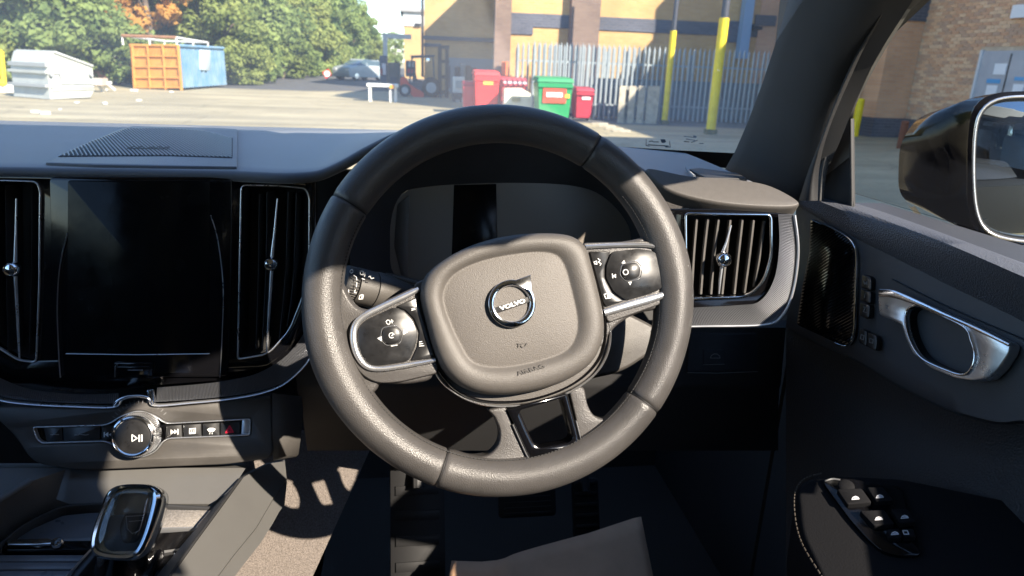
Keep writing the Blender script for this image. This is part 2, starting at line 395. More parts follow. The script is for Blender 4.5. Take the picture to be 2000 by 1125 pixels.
for k in range(-90, 120):
    p = gp.mean(0)+gn*k*0.0042; c = clip_line(gp, p, gd)
    if c and c[1]-c[0] > 0.004:
        a, b = p+gd*c[0], p+gd*c[1]; hw = gn*0.0009
        g.add([T.w(a-hw, .0036), T.w(b-hw, .0036), T.w(b+hw, .0036), T.w(a+hw, .0036), T.w((a-hw*.6), .0050), T.w(b-hw*.6, .0050), T.w(b+hw*.6, .0050), T.w(a+hw*.6, .0050)],
              [(4, 5, 6, 7), (0, 1, 5, 4), (2, 3, 7, 6), (1, 2, 6, 5), (3, 0, 4, 7)])
tag(g.out("grille_ribs", mat("grille_metal", (.22, .24, .28), .4, .5), dash), kind='stuff')
poly_mark("speaker_badge", T, strokes([[(249, 294), (256, 297), (262, 294), (270, 297), (276, 294), (284, 297)], [(290, 297), (298, 295), (306, 297), (312, 294), (320, 297), (328, 295), (332, 296)], [(249, 298), (332, 299)]], 1.1), .0054, M_DARK, dash)

# centre stack face with the two tall vents cut out
ventR = [(471, 361), (545, 362), (597, 367), (605, 385), (604, 520), (592, 580), (566, 645), (524, 692), (464, 702), (466, 600)]
ventL = [(-70, 362), (0, 352), (72, 354), (80, 372), (78, 560), (72, 708), (36, 704), (-14, 672), (-60, 600)]
vR = fillet(S.ab(ventR), [.006, .002, .010, .006, .01, .01, .01, .01, .004, .001], 5); vL = fillet(S.ab(ventL), .006, 5)
face = S.ab([(-200, 338), (300, 336), (466, 338), (616, 343), (618, 560), (604, 640), (575, 690), (530, 728), (450, 742), (310, 752), (150, 768), (20, 752), (-120, 690), (-200, 640)])
plate("centre_panel", S, face, 0.0, 0.012, M_PIANO, dash, 0.0012, holes=[vR, vL])
g = G(); 
for x0, x1 in ((-260, 700),):
    q = [S.pt(x0, 335, -.075), S.pt(x1, 335, -.075), S.pt(x1, 800, -.075), S.pt(x0, 800, -.075)]; q2 = [p+np.array([0, .02, 0]) for p in q]
    g.add(q+q2, [(0, 1, 2, 3), (4, 5, 6, 7), (0, 1, 5, 4), (1, 2, 6, 5), (2, 3, 7, 6), (3, 0, 4, 7)])
g.out("stack_backing", M_DARK, dash)

# touchscreen
scr = thing("touchscreen", S.pt(270, 520, 0), None, None); scr.parent = dash; scr.location = Vector(S.pt(270, 520, 0)-wloc(dash))
pplate("screen_bezel", S, [(100, 345), (455, 345), (452, 560), (446, 735), (118, 735), (106, 560)], 0.004, 0.004, M_PIANO, scr, 0.0015, r=0.006)
pplate("display", S, [(137, 352), (412, 352), (411, 690), (136, 689)], 0.0052, 0.0015, M_SCREEN, scr, 0.0005, r=0.003)
pribbon("edge_strip", S, [(414, 420), (428, 470), (438, 560), (436, 650), (432, 735)], 1.6, 0.0055, 0.002, M_SATIN, scr)
pribbon("edge_strip", S, [(136, 455), (121, 520), (116, 600), (119, 690), (122, 735)], 1.4, 0.0055, 0.002, M_SATIN, scr)
pribbon("edge_strip", S, [(134, 688), (270, 690), (412, 688)], 1.2, 0.0065, 0.002, M_SATIN, scr, curve=False)
hb = thing("home_button", S.pt(265, 718, 0), None, None); hb.parent = dash; hb.location = Vector(S.pt(265, 718)-wloc(dash))
pplate("button_surround", S, [(226, 705), (304, 705), (303, 735), (228, 735)], 0.0062, 0.003, M_PIANO, hb, 0.0008, r=0.003)
pplate("button_cap", S, [(233, 712), (297, 712), (296, 731), (236, 731)], 0.0076, 0.002, M_PIANO, hb, 0.0008, r=0.002)
pribbon("button_edge", S, [(229, 733), (230, 712), (236, 707)], 2.2, 0.0072, 0.001, M_SATIN, hb, curve=False)
pribbon("button_edge", S, [(255, 719), (284, 719)], 1.6, 0.0082, 0.0008, M_GREYP, hb, curve=False)

# air vents
def spindle(pl, top, ball, bot, rb, par, wtop=3.0):
    sc = np.linalg.norm(pl.pt(ball[0]+1, ball[1])-pl.pt(*ball)); o = 0.004
    tube("vane_blade", [pl.pt(*top, o), pl.pt(top[0]*.5+ball[0]*.5, top[1]*.5+ball[1]*.5, o), pl.pt(ball[0], ball[1]-rb*.6, o)], [wtop*.5*sc, wtop*.8*sc, wtop*1.3*sc], M_SATIN, par)
    tube("vane_blade", [pl.pt(*bot, o), pl.pt(bot[0]*.6+ball[0]*.4, bot[1]*.6+ball[1]*.4, o), pl.pt(ball[0], ball[1]+rb*.6, o)], [wtop*.6*sc, wtop*.9*sc, wtop*1.2*sc], M_SATIN, par)
    r = rb*sc; lathe("vane_knob", pl.pt(*ball, 0.0), pl.n, [(r*.55, -.004), (r*.95, .002), (r, .006), (r*.92, .010), (r*.72, .012), (r*.68, .0105), (r*.3, .0115), (r*.02, .0118)], M_CHROME, par)
def vent(loop, pl, slats, spin, par_name="air_vent", wire=M_SATIN, deep=0.045):
    v = thing(par_name, pl.w(loop.mean(0)), None, None); v.parent = dash; v.location = Vector(pl.w(loop.mean(0))-wloc(dash))
    vs = []; fs = []; L3 = resample(ccw(loop), 48)
    for sc_, off in ((1.0, -0.0105), (0.96, -deep)):
        for p in scaled(L3, sc_): vs.append(pl.w(p, off))
    for j in range(48): fs.append((j, (j+1) % 48, 48+(j+1) % 48, 48+j))
    fs.append(tuple(range(48, 96))); obj("vent_box", vs, fs, M_DARK, v, 50)
    sc = 2.4 if wire is M_SATIN else 4.2
    ribbon("vent_frame", pl, inset(ccw(loop), 0.0006), sc*0.00052*1.2, 0.0018, 0.004, wire, v, True, 0.0003)
    for a, b, c in slats:
        g = G(); pa = [pl.pt(*q) for q in (a, b, c)]; pp = catmull([(p-pl.p0) @ np.stack([pl.e1, pl.e2], 1) for p in pa], 5, False); rows_ = []
        for p in pp: rows_.append([pl.w(p, -0.005), pl.w(p+np.array([0.0004 if wire is M_SATIN else .0022, 0]), -0.006), pl.w(p+np.array([.005, 0]), -0.028), pl.w(p+np.array([.0038, 0]), -0.028), pl.w(p+np.array([-.0012, 0]), -0.007), pl.w(p, -0.005)])
        grid("slat", rows_, M_HARD if wire is M_CHROME else M_DARK, v, 30)
    spindle(pl, *spin, v)
    return v
vent(vR, S, [((505, 380), (503, 540), (498, 684)), ((520, 375), (518, 530), (510, 688)), ((562, 375), (556, 540), (544, 670)), ((578, 378), (572, 540), (560, 640))],
     ((542, 388), (531, 514), (521, 690), 15))
vent(vL, S, [((-20, 372), (-20, 540), (-8, 660)), ((5, 362), (7, 530), (10, 690)), ((58, 362), (56, 540), (52, 696))], ((32, 388), (30, 524), (38, 700), 17))

# ribbed metal band and chrome line under the stack
up = [(-150, 640), (-60, 706), (0, 738), (60, 760), (150, 770), (232, 768)]; lo = [(-150, 690), (-60, 744), (0, 772), (60, 782), (150, 787), (232, 788)]
grid("ribbed_trim", between(S, up, lo, 220, .007, .0006, 1), M_RIB, dash, None)
up2 = [(307, 757), (380, 751), (440, 744), (500, 730), (550, 702), (585, 664), (605, 620), (616, 570)]; lo2 = [(305, 785), (380, 780), (450, 773), (515, 761), (560, 742), (600, 705), (618, 668), (632, 600)]
grid("ribbed_trim", between(S, up2, lo2, 300, .007, .0006, 1), M_RIB, dash, None)
pribbon("chrome_line", S, [(-150, 692), (-60, 746), (0, 774), (60, 784), (150, 789), (228, 790), (244, 776), (270, 770), (294, 773), (308, 787), (380, 782), (450, 775), (515, 763), (560, 744), (600, 707), (618, 672)], 3.6, 0.010, .006, M_SATIN, dash)
pribbon("chrome_bridge", S, [(230, 786), (240, 774), (262, 767), (292, 768), (306, 782)], 4.5, 0.013, .006, M_CHROME, dash)
pplate("chrome_clip", S, [(294, 756), (307, 754), (310, 782), (300, 778)], 0.012, .006, M_CHROME, dash, .0008, r=.001)

# climate strip
M_CLIM = M_HARD
face2 = fillet(P2.ab([(-30, 798), (24, 792), (232, 797), (262, 784), (296, 786), (320, 796), (530, 772), (533, 896), (440, 908), (150, 920), (62, 906), (30, 852)]), [0, .004, .008, .008, .008, .008, .006, .012, .01, .02, .03, .02], 6)
strip = [(64, 834), (210, 830), (236, 812), (270, 800), (304, 812), (324, 827), (489, 818), (489, 850), (322, 857), (304, 884), (270, 896), (238, 886), (212, 862), (82, 866), (72, 858)]
sab = fillet(P2.ab(strip), [.003, .008, .01, .012, .01, .008, .003, .004, .008, .01, .012, .01, .008, .004, .003], 5)
plate("climate_panel", P2, face2, 0.0, 0.03, M_CLIM, dash, 0.004, holes=[sab])
g = G(); b = inset(ccw(sab), -.001); n_ = len(b)
g.add([P2.w(p, -.006) for p in b]+[P2.w(p, -.030) for p in b], [tuple(range(n_))]+[(i, (i+1) % n_, n_+(i+1) % n_, n_+i) for i in range(n_)]); g.out("strip_recess", M_PIANO, dash, None)
ribbon("strip_frame", P2, inset(ccw(sab), .0006), .0013, 0.0008, .006, M_SATIN, dash, True, .0003)
pplate("strip_end_cap", P2, [(472, 821), (487, 820), (487, 848), (470, 849)], -0.0015, .004, M_SATIN, dash, .001, r=.001)
names = [((84, 836), (120, 835), (121, 862), (90, 864)), ((122, 835), (194, 833), (194, 860), (123, 862)), ((197, 833), (226, 830), (222, 858), (197, 860)),
         ((324, 832), (354, 830), (355, 855), (322, 857)), ((357, 830), (392, 828), (393, 853), (358, 855)), ((395, 828), (428, 826), (428, 851), (395, 853)), ((430, 826), (468, 823), (468, 848), (430, 851))]
btn = []
for q in names: btn.append(pplate("climate_button", P2, q, -0.001, .006, M_PAD, dash, .0008, r=.0006))
def mk(name, polys, m=M_WHITE, par=None, pl=P2, off=-.0006): return poly_mark(name, pl, polys, off, m, par)
mk("rewind_symbol", [[(204, 849), (211, 844), (211, 854)], [(212, 849), (219, 844), (219, 854)], [(202, 844), (204, 844), (204, 854), (202, 854)]], par=btn[2])
mk("forward_symbol", [[(333, 839), (340, 844), (333, 849)], [(340, 839), (346, 843), (340, 848)], [(346, 838), (348, 838), (348, 849), (346, 849)]], par=btn[3])
mk("rear_heater_symbol", [[(369, 837), (382, 836), (382, 838), (369, 839)], [(369, 839), (371, 839), (371, 847), (369, 847)], [(380, 838), (382, 838), (382, 846), (380, 846)], [(369, 845), (382, 844), (382, 847), (369, 848)]]+strokes([[(374, 840), (374, 845)], [(377, 840), (377, 845)]], 1), par=btn[4])
mk("front_heater_symbol", [[(404, 839), (409, 836), (416, 836), (421, 838), (417, 843), (408, 844)]]+strokes([[(410, 845), (409, 848)], [(414, 845), (414, 848)]], 1.2), par=btn[5])
mk("hazard_symbol", strokes([[(448, 832), (455, 844), (441, 845), (448, 832)]], 2.6)+strokes([[(448, 837), (451, 842), (445, 843), (448, 837)]], 1.4), M_RED, btn[6])
mk("button_line", strokes([[(98, 849), (114, 849)]], 1.4), M_GREYP, btn[0]); mk("button_line", strokes([[(145, 850), (152, 850), (154, 848), (166, 850), (172, 849)]], 1.4), M_GREYP, btn[1])
# volume knob
kn = thing("volume_knob", P2.pt(271, 850), None, None); kn.parent = dash; kn.location = Vector(P2.pt(271, 850)-wloc(dash))
kc = P2.pt(274, 846, -.004); q = np.linalg.norm(P2.pt(272, 850)-P2.pt(271, 850))
lathe("knob_body", kc, P2.n, [(46*q, 0), (46*q, .006), (43*q, .008), (42.5*q, .020), (41*q, .0225), (38*q, .0235), (35*q, .0225), (34*q, .0215)], M_CHROME, kn, 56)
lathe("knob_cap", kc, P2.n, [(34*q, .0205), (34*q, .0218), (30*q, .0224), (10*q, .0228), (.1*q, .0228)], M_PAD, kn, 48)
g = G()
for k in range(72):
    a = 2*math.pi*k/72; u = P2.e1*math.cos(a)+P2.e2*math.sin(a); g.bar(kc+u*44.5*q+P2.n*.0062, kc+u*43*q+P2.n*.019, .00055, 4)
tag(g.out("knob_knurling", M_SATIN, kn), kind='stuff')
KP = Pl(kc+P2.n*.0229, P2.n)
poly_mark("play_pause_symbol", KP, strokes([[(258, 849), (258, 862), (268, 856), (258, 849)]], 1.8)+strokes([[(272, 850), (272, 862)], [(277, 849.5), (277, 861.5)]], 2.6), .0002, M_WHITE, kn)
# small markings arc above the knob
g = G()
for k in range(15):
    a = math.radians(150-k*8); cx, cy = 275+60*math.cos(a), 846-62*math.sin(a); dx, dy = math.cos(a)*3, -math.sin(a)*3
    for s_ in strokes([[(cx-dx, cy-dy), (cx+dx, cy+dy)]], 1.3):
        ab = P2.ab(s_); g.add([P2.w(p, .0003) for p in ab], [(0, 1, 2, 3)])
tag(g.out("dial_marks", M_GREYP, dash, None), kind='stuff')
# panel end beside the climate strip, hanging over the footwell
rws = []
for s_ in np.linspace(0, 1, 9):
    ang = s_*1.25; rws.append([P2.pt(532+58*s_**1.0, 768+(6*s_), -.001-.030*s_**2.2), P2.pt(532+60*s_, 800+4*s_, -.001-.03*s_**2.2), P2.pt(532+56*s_, 850+1*s_, -.002-.03*s_**2.2), P2.pt(533+50*s_, 894-6*s_, -.008-.03*s_**2.2), P2.pt(533+46*s_, 900-8*s_, -.045-.02*s_)])
grid("panel_end", rws, M_HARD, dash, 70)

# ---- instrument cluster
CL = Pl(PY(980, 450, .865), (0, -math.cos(math.radians(14)), math.sin(math.radians(14)))); MO = Pl(PY(985, 400, .80), (0, -math.cos(math.radians(10)), math.sin(math.radians(10))))
disp = [(778, 388), (830, 366), (985, 358), (1120, 364), (1185, 392), (1228, 452), (1215, 520), (1150, 556), (985, 560), (790, 552), (762, 470)]
mouth = [(690, 470), (696, 400), (730, 335), (790, 292), (880, 262), (985, 252), (1100, 264), (1185, 305), (1245, 370), (1285, 450), (1285, 560), (1200, 600), (985, 605), (760, 590), (700, 550)]
MB = resample(ccw(MO.ab(catmull(mouth, 5))), 90); DB = resample(ccw(CL.ab(catmull(disp, 5))), 90)
vs = [MO.w(p, .006) for p in scaled(MB, 1.02)]+[MO.w(p, 0) for p in MB]+[(MO.w(a, 0)*.45+CL.w(b, .006)*.55) for a, b in zip(MB, DB)]+[CL.w(b, .006) for b in DB]
fs = [(k*90+j, k*90+(j+1) % 90, (k+1)*90+(j+1) % 90, (k+1)*90+j) for k in range(3) for j in range(90)]
obj("instrument_hood", vs, fs, M_DASH, dash, 60)
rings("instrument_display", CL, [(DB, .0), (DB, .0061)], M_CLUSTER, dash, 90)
pplate("reflection_band", CL, [(886, 362), (968, 360), (972, 556), (880, 556)], 0.0067, .0015, M_SCREEN, dash, .0003)  # dark band painted in as part of the reflection across the display
pplate("reflection_band", CL, [(776, 400), (800, 380), (796, 550), (786, 548), (770, 480)], 0.0067, .0015, M_HARD, dash, .0003, r=.003)
pribbon("hood_lower_lip", MO, [(752, 538), (785, 546), (830, 556), (900, 562)], [6, 9, 9, 6], -.004, .012, M_HARD, dash)
# ---- lower dash
LD = Pl(PY(1430, 690, .775), (0, -.97, .24))
rws = [[LD.pt(x, 625, -.012) for x in np.linspace(560, 1545, 30)], [LD.pt(x, 640, 0) for x in np.linspace(560, 1535, 30)], [LD.pt(x, 750, 0) for x in np.linspace(580, 1525, 30)], [LD.pt(x, 760, -.006) for x in np.linspace(580, 1522, 30)],
       [LD.pt(x, 800, -.03) for x in np.linspace(590, 1520, 30)], [LD.pt(x, 880, -.11) for x in np.linspace(600, 1520, 30)]]
grid("knee_panel", rws, M_DARK, dash, 50)
rws = [[LD.pt(x, 470, -.09) for x in np.linspace(560, 1360, 20)], [LD.pt(x, 640, -.012) for x in np.linspace(560, 1360, 20)]]
grid("cowl_panel", rws, M_DARK, dash, 50)
pplate("switch_panel", LD, [(1345, 650), (1478, 650), (1476, 724), (1340, 726)], .003, .006, M_DASH, dash, .0015, r=.004)
tb = pplate("tailgate_button", LD, [(1372, 682), (1414, 682), (1412, 709), (1371, 710)], .005, .003, M_DASH, dash, .0008, r=.002)
poly_mark("tailgate_symbol", LD, strokes([[(1384, 698), (1386, 693), (1391, 690), (1397, 690), (1402, 694), (1403, 698), (1384, 698)]], 1.2), .0055, M_GREYP, tb)
pribbon("button_edge", LD, [(1371, 711), (1412, 710)], 1.4, .0055, .001, M_GREYP, tb, curve=False)
pribbon("chrome_hairline", LD, [(1340, 727), (1400, 728), (1478, 725)], 1.0, .0035, .001, M_GREYP, dash, curve=False)

# ---- outer vent at the door side
V = Pl(PY(1430, 500, .665), (-.16, -.97, .18))
outerR = V.ab([(1290, 408), (1400, 408), (1500, 414), (1553, 418), (1560, 490), (1549, 570), (1526, 622), (1488, 640), (1360, 640), (1290, 638)])
vo = fillet(V.ab([(1338, 417), (1506, 419), (1507, 500), (1492, 550), (1462, 580), (1340, 584)]), [.004, .006, .01, .01, .012, .004], 5)
plate("vent_panel", V, fillet(outerR, [.004, .0, .0, .008, .02, .02, .016, .012, .0, .004], 5), -0.002, .02, M_PIANO, dash, .002, holes=[vo])
vent(vo, V, [((1362, 428), (1356, 500), (1352, 574)), ((1384, 428), (1376, 500), (1370, 576)), ((1405, 428), (1396, 500), (1390, 576)), ((1428, 430), (1420, 500), (1412, 576)), ((1452, 428), (1444, 500), (1436, 576)), ((1474, 430), (1466, 500), (1456, 574)), ((1496, 432), (1488, 490), (1476, 562))],
     ((1428, 440), (1410, 506), (1404, 574), 15, ), wire=M_CHROME, deep=.05)
upv = [(1520, 418), (1522, 480), (1512, 545), (1484, 588), (1440, 596), (1366, 600), (1300, 604)]; lov = [(1548, 418), (1555, 490), (1545, 565), (1522, 615), (1486, 632), (1366, 634), (1300, 636)]
grid("ribbed_trim", between(V, upv, lov, 260, .003, .0006, 1), M_RIB, dash, None)
pribbon("chrome_line", V, [(1549, 420), (1556, 490), (1546, 567), (1524, 616), (1487, 633), (1366, 636), (1290, 638)], 5, .0055, .006, M_SATIN, dash)
# demist slot on the dash top
pplate("demist_slot", T, [(1345, 333), (1366, 331), (1440, 341), (1460, 352), (1380, 350)], .002, .006, M_DARK, dash, .001, r=.004)
pribbon("slot_edge", T, [(1340, 330), (1345, 338), (1356, 348)], 4, .0035, .003, M_DASHL, dash)

# ================================================================== STEERING WHEEL
WC = D(985, 582, .65); WN = nrm((0.0, -math.cos(math.radians(21)), math.sin(math.radians(21))))
WP = Pl(WC, WN); RM, RT = .1660, .0180; c0 = (WC-WP.p0)
wheel = thing("steering_wheel", WC, "dark leather steering wheel turned slightly, with a round chrome emblem", "steering wheel")
seam_px = [(682, 400), (1163, 280), (865, 903), (1260, 790)]; seams = []
for s_ in seam_px:
    a = WP.ab([s_])[0]; seams.append(math.atan2(a[1], a[0]))
webs = [WP.ab([p])[0] for p in ((700, 690), (1305, 540))]; wang = [math.atan2(a[1], a[0]) for a in webs]
N, K = 260, 26; vs = []; fs = []
ext_ang = []
for a in seams: ext_ang += [a-.006, a, a+.006]
angs = sorted(list(np.linspace(-math.pi, math.pi, N, endpoint=False))+ext_ang)
for a in angs:
    dip = 0.0
    for sa in seams:
        d_ = abs((a-sa+math.pi) % (2*math.pi)-math.pi); dip += .0022*math.exp(-(d_/.006)**2)
    fat = 0.0
    for wa in wang:
        d_ = abs((a-wa+math.pi) % (2*math.pi)-math.pi); fat += .0016*math.exp(-(d_/.33)**2)
    u = WP.e1*math.cos(a)+WP.e2*math.sin(a); r = RT+fat-dip
    for k in range(K):
        t = 2*math.pi*k/K; rr = r*(1+.07*abs(math.sin(t))**2)
        vs.append(WC+u*(RM+r*math.cos(t))+WN*rr*math.sin(t))
n_ = len(angs)
for i in range(n_):
    for k in range(K): fs.append((i*K+k, i*K+(k+1) % K, ((i+1) % n_)*K+(k+1) % K, ((i+1) % n_)*K+k))
obj("rim", vs, fs, M_LEATHER, wheel, 179)
# dark cord lying in each seam
for sa in seams:
    u = WP.e1*math.cos(sa)+WP.e2*math.sin(sa); tube("seam", [WC+u*(RM+(RT-.0012)*math.cos(2*math.pi*k/28))+WN*(RT-.0006)*1.04*math.sin(2*math.pi*k/28) for k in range(28)], .0006, M_RUBBER, wheel, 6, True)

g = G()
for a in np.arange(math.radians(150), math.radians(400), .022):
    u = WP.e1*math.cos(a)+WP.e2*math.sin(a); tt = WP.e2*math.cos(a)-WP.e1*math.sin(a)
    p = WC+u*(RM-RT*.93)+WN*(RT*.50); g.bar(p-tt*.0011, p+tt*.0011, .00045, 5)
tag(g.out("rim_stitching", M_RUBBER, wheel), kind='stuff')

def puff(name, px, off_hi, off_lo, m, par, round_=.004, curve=False, r=0.0, seg=5, pl=WP):
    ab = pl.ab(catmull(px, 6) if curve else px); ab = ccw(fillet(ab, [max(q_, round_*1.6) for q_ in (r if isinstance(r, list) else [r]*len(ab))], 8) if not curve else ab); L = []
    for t in (0, .2, .45, .7, .88, 1.0):
        an = t*math.pi/2; L.append((inset(ab, round_*(1-math.cos(an))), off_hi-round_*(1-math.sin(an))))
    vs = []; fs = []; n = len(ab)
    for q, o2 in [(ab, off_lo)]+L:
        for p in q: vs.append(pl.w(p, o2))
    for k in range(len(L)):
        for j in range(n): fs.append((k*n+j, k*n+(j+1) % n, (k+1)*n+(j+1) % n, (k+1)*n+j))
    for t in tessellate_polygon([[Vector((p[0], p[1], 0)) for p in L[-1][0]]]): fs.append(tuple(len(L)*n+i for i in t))
    return obj(name, vs, fs, m, par, 50)
# leather webs flowing from rim to spokes (built as flared patches)
puff("rim_web", [(655, 520), (676, 566), (694, 598), (720, 606), (780, 588), (820, 570), (838, 640), (850, 742), (790, 752), (742, 748), (736, 762), (700, 790), (660, 780), (635, 700), (632, 600)], .005, -.014, M_LEATHER, wheel, .007, r=.006)
puff("rim_web", [(1130, 482), (1200, 474), (1250, 466), (1285, 448), (1305, 420), (1330, 480), (1340, 560), (1330, 640), (1300, 602), (1240, 612), (1196, 640), (1170, 690), (1150, 640)], .005, -.014, M_LEATHER, wheel, .007, r=.006)
puff("lower_web", [(880, 880), (920, 893), (955, 888), (974, 866), (976, 840), (964, 812), (950, 800), (988, 790), (1008, 845), (1028, 890), (1042, 909), (1062, 917), (1124, 901), (1137, 881), (1127, 840), (1108, 760), (1140, 752), (1146, 790), (1158, 812), (1180, 819), (1212, 812), (1232, 800), (1255, 838), (1200, 880), (1110, 925), (1010, 942), (920, 930), (880, 905)], .004, -.014, M_LEATHER, wheel, .004, r=.003)

# hub base below the airbag cover, then the cover with its raised shoulder and inner face
base_px = [(812, 575), (845, 540), (1140, 478), (1176, 600), (1188, 640), (1172, 705), (1135, 748), (1060, 782), (985, 792), (925, 786), (880, 758), (850, 722), (842, 690), (820, 640)]
puff("hub_base", base_px, .004, -.045, M_HUB, wheel, .004, curve=True)
pribbon("hub_trim", WP, [(848, 708), (866, 738), (895, 764), (935, 780), (985, 784), (1040, 778), (1100, 758), (1145, 728), (1172, 692), (1180, 650), (1178, 612)], 4, .007, .006, M_PIANO, wheel)
pribbon("hub_trim", WP, [(840, 702), (858, 740), (892, 770), (935, 788), (985, 793), (1045, 787), (1105, 768), (1155, 735), (1182, 696), (1190, 652), (1182, 616)], 3.2, .0055, .006, M_SATIN, wheel)
cover = [(820, 582), (826, 548), (848, 522), (895, 492), (950, 471), (1010, 460), (1070, 458), (1112, 464), (1138, 484), (1150, 520), (1163, 570), (1173, 620), (1172, 660), (1152, 704), (1112, 736), (1062, 757), (1000, 769), (940, 768), (895, 752), (864, 722), (846, 685), (832, 635)]
inner = [(863, 588), (870, 556), (893, 532), (940, 512), (1000, 500), (1050, 496), (1080, 503), (1096, 527), (1108, 570), (1118, 618), (1116, 654), (1096, 684), (1050, 702), (990, 714), (945, 714), (915, 702), (896, 672), (877, 632)]
cab = resample(ccw(WP.ab(catmull(cover, 6))), 110); iab = resample(ccw(WP.ab(catmull(inner, 6))), 110)
def mixo(s_): return cab*(1-s_)+iab*s_
L = [(cab, -.004), (cab, .006), (mixo(.03), .0125), (mixo(.09), .0185), (mixo(.18), .0228), (mixo(.30), .0252), (mixo(.45), .0262), (mixo(.60), .0262), (mixo(.75), .0255), (mixo(.87), .0240), (mixo(.95), .0224), (mixo(1.0), .0215)]
ic = iab.mean(0)
for q_, o_ in ((.985, .0213), (.96, .0216), (.9, .0224), (.75, .0238), (.55, .0250), (.3, .0258), (.1, .0260)): L.append((scaled(iab, q_, ic), o_))
vs = []; fs = []; fm = []
for ab_, off_ in L: vs += [WP.w(p, off_) for p in ab_]
for k in range(len(L)-1):
    for j in range(110): fs.append((k*110+j, k*110+(j+1) % 110, (k+1)*110+(j+1) % 110, (k+1)*110+j)); fm.append(0 if k < 11 else 1)
fs.append(tuple((len(L)-1)*110+j for j in range(110))); fm.append(1)
airbag = obj("airbag_cover", vs, fs, None, wheel, 60, None, [M_HUB, M_HUBF], fm)
HP = WP.shift(.0255)
text("airbag_lettering", "AIRBAG", WP.shift(.0268), (1038, 722), 9, M_EMB, airbag, math.radians(15), off=0.0, sx=1.3)
poly_mark("horn_symbol", HP, strokes([[(1010, 671), (1013, 671), (1013, 678)], [(1017, 672), (1024, 670)], [(1018, 674), (1020, 678), (1026, 676), (1029, 670)]], 1.2), .0003, M_EMB, airbag)

# emblem
em = thing("emblem", HP.pt(1000, 590), None, None); em.parent = wheel; em.location = Vector(HP.pt(1000, 590)-wloc(wheel))
EP = HP; ec = EP.ab([(999, 593)])[0]; s1 = np.linalg.norm(EP.pt(1000, 590)-EP.pt(1001, 590)); out = []
tip = EP.ab([(1035, 537)])[0]; ta = math.atan2(*(tip-ec)[::-1])
for k in range(60):
    a = ta+.42+(2*math.pi-.84)*k/59; out.append(ec+np.array([math.cos(a), math.sin(a)])*46*s1)
out.append(tip); out = np.array(out); inn = [ec+np.array([math.cos(-a), math.sin(-a)])*35*s1 for a in np.linspace(0, 2*math.pi, 50, endpoint=False)]
plate("emblem_ring", EP, out, .0052, .005, M_CHROME, em, .0011, holes=[inn], smooth=60)
ribbon("emblem_bezel", EP, np.array(inn), 2.4*s1, .0036, .004, M_SATIN, em, True, .0004)
rot = math.radians(13.0); pplate("emblem_bar", EP, [(966, 601), (1034, 578), (1036, 589), (969, 612)], .0034, .003, M_DARK, em, .0004)
text("emblem_lettering", "VOLVO", EP, (1001.5, 595), 7.6, M_WHITE, em, math.radians(17.5), off=.0036, bold=.00025, sx=1.42)
poly_mark("emblem_disc", EP, [circ(999, 593, 36, 40)], .0012, M_HUBF, em)

# button pads
def pad_housing(px, r, m=M_LEATHER): return puff("spoke_housing", px, .009, -.012, m, wheel, .003, r=r)
pad_housing([(812, 560), (760, 584), (706, 612), (686, 634), (684, 690), (702, 728), (735, 748), (780, 746), (856, 728), (850, 690), (825, 600)], [.002, .006, .01, .01, .014, .014, .01, .01, .002, .001, .001])
pad_housing([(1132, 476), (1200, 474), (1262, 472), (1292, 486), (1308, 530), (1306, 572), (1288, 594), (1182, 632), (1172, 600), (1150, 520)], [.002, .006, .01, .014, .014, .014, .012, .003, .001, .001])
lpad = thing("button_pad", WP.pt(765, 650), None, None); lpad.parent = wheel; lpad.location = Vector(WP.pt(765, 650)-wloc(wheel))
rpad = thing("button_pad", WP.pt(1230, 535), None, None); rpad.parent = wheel; rpad.location = Vector(WP.pt(1230, 535)-wloc(wheel))
pribbon("pad_frame", WP, [(818, 566), (790, 580), (745, 601), (712, 618), (696, 635), (692, 660), (699, 690), (715, 712), (740, 719), (790, 713), (850, 702)], [9, 11, 11, 12, 13, 13, 12, 11, 10, 10, 8], .0125, .006, M_SATIN, lpad, bev=.0012)
pribbon("pad_frame", WP, [(1138, 485), (1190, 482), (1245, 481), (1275, 486), (1290, 503), (1300, 530), (1302, 556), (1292, 574), (1262, 585), (1220, 597), (1174, 611)], [7, 8, 8, 8, 8, 9, 10, 12, 15, 15, 13], .0125, .006, M_SATIN, rpad, bev=.0012)
pplate("pad_face", WP, [(770, 600), (716, 625), (702, 640), (700, 668), (708, 696), (722, 710), (744, 712), (799, 704), (812, 672), (816, 648), (806, 625), (788, 606)], .0118, .006, M_PAD, lpad, .0012, r=.004)
pplate("pad_face", WP, [(774, 599), (812, 582), (820, 600), (848, 690), (840, 699), (803, 703), (816, 674), (819, 648), (809, 623), (792, 606)], .0112, .006, M_PAD, lpad, .001, r=.0015)
pplate("pad_face", WP, [(1188, 494), (1240, 488), (1268, 492), (1282, 506), (1290, 540), (1287, 562), (1270, 573), (1216, 588), (1192, 572), (1177, 545), (1178, 520)], .0118, .006, M_PAD, rpad, .0012, r=.004)
pplate("pad_face", WP, [(1146, 493), (1186, 494), (1175, 522), (1175, 545), (1190, 574), (1212, 589), (1178, 600), (1172, 590), (1160, 545)], .0112, .006, M_PAD, rpad, .001, r=.0015)
pplate("centre_button", WP, [(750, 642), (774, 638), (783, 650), (780, 668), (756, 671), (747, 660)], .0138, .003, M_PAD, lpad, .0008, r=.003)
pplate("centre_button", WP, [(1210, 520), (1234, 514), (1243, 526), (1240, 543), (1216, 549), (1207, 537)], .0138, .003, M_PAD, rpad, .0008, r=.003)
ribbon("button_ring", WP, fillet(WP.ab([(747, 640), (774, 635), (787, 648), (783, 670), (756, 675), (744, 662)]), .003, 4), .0006, .0124, .002, M_SATIN, lpad, True, .0002)
